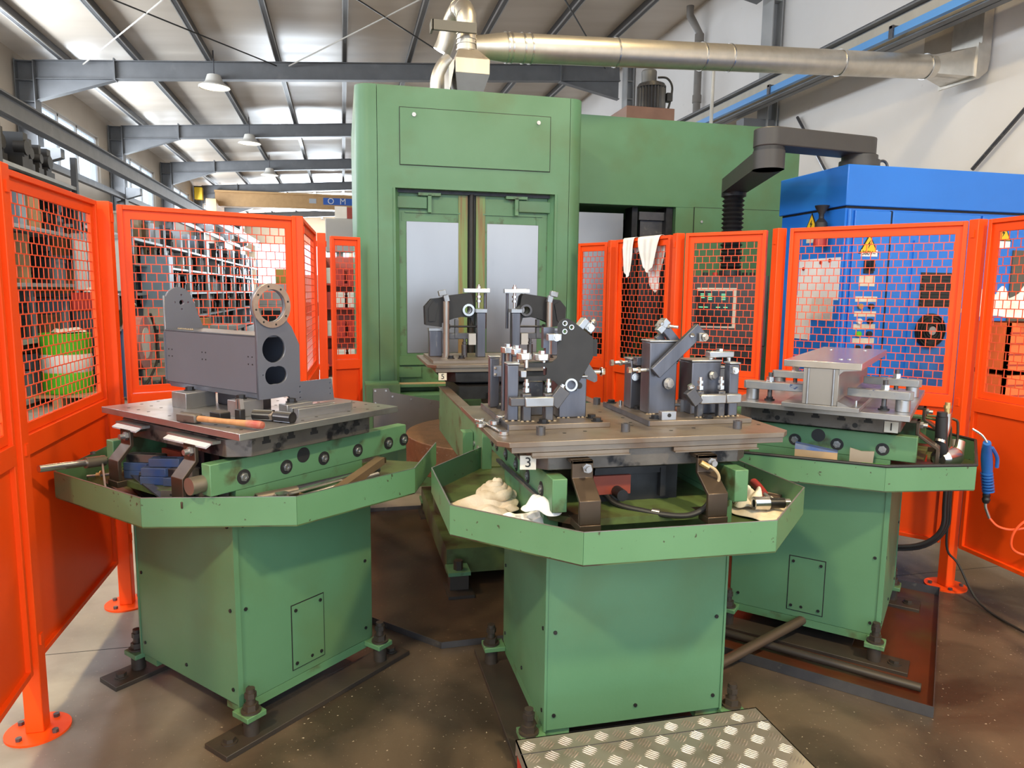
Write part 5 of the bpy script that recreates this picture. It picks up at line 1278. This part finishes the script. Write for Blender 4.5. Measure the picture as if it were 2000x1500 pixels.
# blue air blow gun hanging over the tray edge with orange hose
t=thing('air_blow_gun','blue air blow gun hanging on the right tray edge','air gun',(0,0,0))
MB().tube([(2.80,2.58,.955),(2.835,2.61,.90),(2.865,2.63,.84),(2.885,2.64,.77),(2.895,2.645,.70)],lambda f:.016+.008*sin(pi*min(1,f*1.1)),n=14).build('gun_body', BLUEPL, t)
MB().tube([(2.80,2.58,.955),(2.79,2.60,.985),(2.765,2.63,1.01)],.005,n=8).build('nozzle', STEELB, t)
MB().tube([(2.835,2.585,.93),(2.885,2.60,.88),(2.90,2.61,.83)],.008,n=8).build('trigger', BLUEPL, t)
gr=MB()
for k in range(7): gr.cyl((2.874+.003*k,2.635,.80-.014*k),(2.875+.003*k,2.635,.794-.014*k),.026,n=14)
gr.build('grip_ribs', BLUEPL, t)
MB().lathe([(.012,.0),(.017,-.01),(.014,-.02),(.018,-.03),(.014,-.045),(.009,-.05)],(2.897,2.646,.70),n=14).build('hose_coupling', BLACKP, t)
MB().tube([(2.897,2.646,.655),(2.90,2.646,.63),(2.92,2.64,.58)],.007,n=10).build('hose_sleeve', STEELB, t)
MB().tube([(2.92,2.64,.58),(2.95,2.62,.545),(3.00,2.59,.535),(3.06,2.55,.56),(3.10,2.52,.60),(3.09,2.50,.62),(3.03,2.54,.60),(2.99,2.57,.53),(3.00,2.58,.45),(3.06,2.55,.42),(3.15,2.48,.44),(3.20,2.40,.40),(3.20,2.2,.2)],.0055,n=8,smooth=8).build('air_hose', ORHOSE, t)
# cable bundle along the fence foot on the right
t=thing('cable_bundle','black cable bundle hanging below right tray along the fence','cable',(0,0,0))
for k,off in enumerate((0,.02,.035)):
    MB().tube([(3.12+off,3.10,.80),(3.125+off,3.10,.52),(3.12+off,3.10,.36),(3.06+off*.6,3.16,.26-off*.5),(2.95,3.27,.215-off*.5),(2.80,3.42,.20)],.012 if k==0 else .007,n=8,smooth=5).build('cable', RUBBER, t)
MB().tube([(3.15,3.10,.80),(3.155,3.10,.40),(3.17,3.10,.24),(3.21,3.06,.17),(3.20,2.9,.02),(3.15,2.6,.012)],.006,n=8,smooth=5).build('thin_cable', RUBBER, t)
# ---- white rags hung over the fence
def hung_rag(p0,p1,front,back,label,seed,taper=.35):
    """cloth laid over the fence top between p0 and p1; hangs front metres on the near side, back on the far side"""
    p0=Vector((*p0,0));p1=Vector((*p1,0)); d=p1-p0; nrm=Vector((d.y,-d.x,0)).normalized()
    if nrm.dot(Vector((0,0,0))-p0)<0: nrm=-nrm
    nu,nv=14,26; vs=[];fs=[]
    tot=front+back+.06
    for j in range(nv+1):
        s=j/nv*tot
        for i in range(nu+1):
            u=i/nu
            if s<back: off=-.028; z=2.006-(back-s); k=(back-s)/back
            elif s<back+.06: off=-.028+(s-back)/.06*.056; z=2.006+.004*sin((s-back)/.06*pi); k=0
            else: off=.028; z=2.006-(s-back-.06); k=(s-back-.06)/front
            uu=.5+(u-.5)*(1-taper*k)+.10*k*mnoise.noise(Vector((s*4,u,seed)))
            f=.014*sin(u*9+seed)*min(1,k*4)+.010*mnoise.noise(Vector((u*5,s*6,seed*2.3)))*min(1,k*4)
            zz=z+.10*k*k*(abs(u-.55)-.25)
            p=p0+d*uu+nrm*(off+(abs(f)+.002 if off>0 else -abs(f)-.002)); vs.append((p.x,p.y,zz))
    for j in range(nv):
        for i in range(nu): fs.append((j*(nu+1)+i,j*(nu+1)+i+1,(j+1)*(nu+1)+i+1,(j+1)*(nu+1)+i))
    o=MB().add(vs,fs).build('cotton_rag',CLOTH,sharp=80); s_=o.modifiers.new('thickness','SOLIDIFY'); s_.thickness=.002
    sd=o.modifiers.new('smooth','SUBSURF'); sd.levels=1; sd.render_levels=1
    return tag(o,label,'rag')
hung_rag((2.070,5.105),(2.105,4.975),.27,.10,'left white rag hung over the orange fence',3)
hung_rag((2.116,4.94),(2.18,4.70),.24,.38,'right white rag draped over both sides of the fence',7,.55)
# ================================================================== storage side of the hall, seen through the left fences
rnd = random.Random(11)
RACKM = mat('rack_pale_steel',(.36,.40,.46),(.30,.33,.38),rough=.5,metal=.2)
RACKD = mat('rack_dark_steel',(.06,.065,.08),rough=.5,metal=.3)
ITEMS = [mat('dark_casting_item',(.04,.04,.045),rough=.5,metal=.3), mat('tan_item',(.36,.28,.20),(.28,.21,.14),rough=.7), mat('black_item',(.015,.015,.018),rough=.5), mat('pale_item',(.58,.60,.64),rough=.5), mat('blue_grey_item',(.20,.26,.34),rough=.5), CARDBOARD, mat('steel_item',(.40,.42,.45),rough=.4,metal=.6), mat('brown_item',(.16,.10,.06),rough=.7)]
NAMES = ['dark casting','tan crate','black casting','pale carton','blue grey bin','brown carton','steel blank','brown wooden block']
LVF = [.12,.85,1.50,2.10,2.60]
rack_y = [10.15,12.95,15.7,18.45,21.2,23.95,26.7,29.45,32.2,34.95]
SHELF = ['floor','second','middle','fourth','top']
CNT = ['first','second','third','fourth','fifth','sixth','seventh','eighth','ninth','tenth','eleventh','twelfth','thirteenth','fourteenth','fifteenth']
ORD = ['first','second','third','fourth','fifth','sixth','seventh','eighth','ninth','tenth']
for ri,y in enumerate(rack_y):
    t=thing('storage_rack','%s storage rack along the left wall counted from the near fence'%ORD[ri],'rack',(-4.6,y,0),0,'storage racks along the left wall')
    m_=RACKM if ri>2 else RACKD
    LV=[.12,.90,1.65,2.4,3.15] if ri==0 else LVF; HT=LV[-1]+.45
    for x in (-.55,.55):
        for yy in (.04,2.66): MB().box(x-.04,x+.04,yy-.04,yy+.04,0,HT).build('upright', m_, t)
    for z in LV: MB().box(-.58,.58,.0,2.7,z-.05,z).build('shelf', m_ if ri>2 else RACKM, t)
    for li,z in enumerate(LV):
        yy=.12; k=0
        while yy<2.4:
            d=rnd.uniform(.14,.42); top=(LV[li+1]-.08 if li+1<len(LV) else HT+.05)-z
            h=min(top,rnd.uniform(.30,.86)); w=rnd.uniform(.5,1.0)
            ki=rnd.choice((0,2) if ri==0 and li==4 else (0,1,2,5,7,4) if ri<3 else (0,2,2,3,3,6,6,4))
            o=MB(); 
            if ki in (0,2): o.box(-w/2,w/2,0,d*.8,0,h*.35).box(-w/2,w/2,d*.15,d*.5,h*.35,h).cyl((w/2-.12,d*.3,h*.62),(w/2+.02,d*.3,h*.62),min(.10,d*.3),n=12)
            elif ki in (3,6): o.box(-w/2,w/2,0,d*.35,0,h).box(-w/2,w/2,d*.5,d*.75,0,h*.85).box(-w/2,w/2,0,d*.75,0,.03)
            else: o.box(-w/2,w/2,0,d*.85,0,h).box(-w/2-.01,w/2+.01,-.01,d*.85+.01,h-.05,h)
            q=o.build('stored_'+NAMES[ki].replace(' ','_'),ITEMS[ki],loc=(-4.6+rnd.uniform(-.05,.05),y+yy,z+.001))
            tag(q,'%s, %s from the near end, %s shelf of the %s storage rack'%(NAMES[ki],CNT[k],SHELF[li],ORD[ri]),'stored part','parts on the %s storage rack'%ORD[ri])
            yy+=d+rnd.uniform(.02,.10); k+=1
# green and white drum on a wooden pallet
t=thing('wooden_pallet','wooden pallet under the green and white drum','pallet',(-3.75,11.1,0))
for k in range(5): MB().box(-.5,.5,-.45+k*.2,-.33+k*.2,.12,.145).build('deck_board', PALLETW, t)
for x in (-.44,0,.44): MB().box(x-.05,x+.05,-.45,.47,.0,.12).build('bearer', PALLETW, t)
t=thing('steel_drum','green and white striped steel drum on wooden pallet','drum',(-3.75,11.1,.146))
MB().lathe([(0,0),(.30,0),(.31,.02),(.31,.28),(.30,.29)],n=36).build('lower_band', GREENPL, t); MB().lathe([(.30,.29),(.312,.31),(.312,.52),(.30,.54)],n=36).build('middle_band', WHITE, t); MB().lathe([(.30,.54),(.31,.56),(.31,.80),(.315,.82),(.29,.825),(0,.815)],n=36).build('upper_band', GREENPL, t)
cloth('plastic_sheet','crumpled white sheet lying on the green drum',lambda a:.21+.03*sin(3*a),WHITE,h=.08,seed=31,scale=6,loc=(-3.72,11.1,.972))
# hand truck with bottles beside the drum
t=thing('hand_truck','hand truck with blue bottles beside the drum','trolley',(-3.12,11.2,0))
for x in (-.18,.18): MB().tube([(x,0,.12),(x,.12,1.25),(x,.28,1.35)],.02,n=8,smooth=3).build('rail', BRASS, t)
for x in (-.22,.22): MB().cyl((x-.03,.02,.14),(x+.03,.02,.14),.14,n=24).build('wheel', CARDBOARD, t)
for x in (-.1,.1): MB().lathe([(.0,.06),(.09,.06),(.09,.85),(.05,.95),(.03,1.02),(0,1.02)],(x,-.02,0),n=18).build('gas_bottle', mat('dark_blue_bottle',(.03,.05,.12),rough=.4), t)
t=thing('red_welding_unit','red welding unit with yellow label on a stand','machine',(-3.62,11.95,0))
MB().box(-.25,.30,-.2,.2,1.25,1.52).build('housing', RED, t, bevel=.02); MB().box(.05,.2,-.208,-.2,1.30,1.42).build('yellow_label', YELLOW, t); MB().box(-.22,.26,-.18,.18,0,1.25).build('stand', RACKD, t)
cloth('plastic_sheet','white sheet thrown over the red welding unit',lambda a:.18+.03*sin(2*a),WHITE,h=.10,seed=35,scale=6,loc=(-3.55,11.95,1.521))
# bright strip curtain between racks
t=thing('strip_curtain','bright translucent strip curtain by the racks','curtain',(-3.98,12.45,0))
for k in range(4): MB().box(.16*k,.16*k+.14,-.01,.01,1.55,2.35).build('curtain_strip', mat('pale_curtain_%d'%k,(.62,.70,.78),rough=.4), t)
MB().box(-.05,.66,-.03,.03,2.35,2.42).box(-.04,-.01,-.03,.03,0,2.35).box(.63,.66,-.03,.03,0,2.35).build('curtain_rail', RACKM, t)
# pink red flame cutter trolley and pale sheet stack further back
t=thing('hose_reel','faded red and white hose reel on a trolley','hose reel',(-3.12,12.2,0))
MB().cyl((-.12,0,.75),(.12,0,.75),.42,n=36).build('reel_drum', mat('faded_pink',(.42,.12,.11),(.55,.30,.30),rough=.5,scale=4), t)
MB().cyl((.12,0,.75),(.13,0,.75),.24,n=30).build('reel_face', WHITE, t)
MB().tube([(.16,-.45,.10),(.20,-.1,.25),(.22,.25,.5),(.2,.3,.9),(.18,.1,1.2)],.02,n=8).build('hose', RUBBER, t)
MB().box(-.15,.25,-.35,.35,.05,.12).box(-.05,.05,-.04,.04,.1,.75).build('trolley_base', RACKD, t)
for yy in (-.3,.3): MB().cyl((.25,yy,.09),(.30,yy,.09),.09,n=20).build('wheel', RUBBER, t)
t=thing('sheet_stack_table','low steel table with pale sheets and carton','table',(-3.35,17.2,0))
MB().box(-.6,1.1,-.5,.8,.72,.80).build('table_top', RACKM, t)
for x in (-.55,1.05):
    for yy in (-.45,.75): MB().box(x-.03,x+.03,yy-.03,yy+.03,0,.72).build('leg', RACKD, t)
for k,z in enumerate((.30,.50)): MB().box(-.55,1.05,-.45,.75,z,z+.04).build('shelf', RACKM, t)
tag(MB().box(-.35,.35,-.2,.2,0,.16).build('long_carton', mat('orange_carton',(.55,.33,.16),rough=.8), loc=(-3.2,16.9,.802)),'long tan carton on the low steel table','carton')
t=thing('blue_white_cabinet','pale blue and white panel cabinet by racks','cabinet',(-3.95,17.0,0)); MB().box(-.2,.35,-.2,.2,0,1.2).build('body', WHITE, t); MB().box(-.2,.35,-.205,-.2,1.2,2.3).box(-.2,.35,-.2,.2,1.2,2.3).build('blue_front', mat('pale_blue_panel',(.30,.45,.68),rough=.5), t)
# bright end windows and far machines at the end of the aisle
for k,(x,y,h,mm,l) in enumerate(((-2.2,26,1.8,LGREY,'grey enclosed machine far down the aisle'),(-1.2,31,2.2,WHITE,'white machine enclosure far down the aisle'),(-2.6,38,2.6,mat('ochre_machine',(.50,.34,.06),rough=.5),'ochre machine at the end of the aisle'))):
    t=thing('far_machine',l,'machine',(x,y,0)); MB().box(-.7,.7,-.6,.6,0,h*.6).build('body',mm,t,bevel=.02); MB().box(-.6,.4,-.5,.5,h*.6,h).build('upper_body',mm,t,bevel=.02); MB().box(-.45,.25,-.61,-.6,h*.25,h*.5).build('window',SCREEN,t)
# grey control box and red white unit next to the machine
t=thing('grey_control_box','light grey control box on post left of green machine','control box',(-.02,9.0,0))
MB().box(-.16,.16,-.12,.12,2.05,2.44).build('box', mat('box_grey',(.38,.39,.41),rough=.5), t, bevel=.01); MB().box(-.04,.04,-.04,.04,0,2.05).build('post', LGREY, t)
t=thing('signal_unit','white and dark red signal unit on the grey control box','signal unit',(.06,9.0,2.445)); MB().box(-.13,.01,-.08,.08,0,.14).build('white_half', WHITE, t); MB().box(.01,.13,-.08,.08,0,.13).build('red_half', mat('dark_red',(.26,.03,.025),rough=.5), t)
# pink red rack seen through the narrow panel
t=thing('red_tool_rack','pink red steel tool rack with white bins behind narrow panel','rack',(-.05,8.0,0))
PINK=mat('pink_red_paint',(.62,.16,.13),(.55,.12,.10),rough=.5)
MB().box(-.16,.30,.05,.08,0,1.95).build('back_plate', PINK, t)
for x in (-.16,.28): MB().box(x,x+.03,-.25,.05,0,1.95).build('side_frame', PINK, t)
for i,z in enumerate((.5,.8,1.1,1.4,1.65)):
    MB().box(-.13,.28,-.22,.05,z,z+.02).build('shelf', RED, t)
    for x in (-.10,.03,.15):
        q=MB().box(-.045,.045,-.1,.1,0,.16).box(-.05,.05,-.105,.105,.13,.145).build('storage_bin', RED if (i+int(x*100))%2 else WHITE, loc=(-.05+x,7.9,z+.021))
        tag(q,'small %s storage bin, %s on the %s shelf of the pink red tool rack'%('red' if (i+int(x*100))%2 else 'white',{-.10:'left',.03:'middle',.15:'right'}[x],SHELF[i]),'bin','bins on the red tool rack')
# orange crate with rags at the right edge
t=thing('orange_crate','stacked orange plastic crate behind the right fence','crate',(4.05,3.68,0))
OC=mat('orange_crate_plastic',(.80,.16,.035),rough=.5)
for z in (.50,.82,1.14):
    MB().box(-.14,.25,-.15,.15,z,z+.02).box(-.14,-.12,-.15,.15,z,z+.31).box(.23,.25,-.15,.15,z,z+.31).box(-.14,.25,-.15,-.135,z,z+.31).box(-.14,.25,.135,.15,z,z+.31).build('crate_tier', OC, t)
    for k in range(4): MB().box(-.13,.24,-.156,-.15,z+.05+k*.065,z+.058+k*.065).build('crate_rib', RED, t)
MB().box(.26,.55,-.16,.16,.45,1.44).build('cream_bin', mat('cream_plastic',(.55,.50,.42),rough=.6), t)
MB().box(-.2,.6,-.2,.2,0,.48).build('bench', RACKD, t)
cloth('cotton_rag','white rag heap on top of the orange crate',lambda a:.24+.04*sin(3*a),CLOTH,h=.20,seed=41,scale=7,loc=(4.08,3.68,1.455))
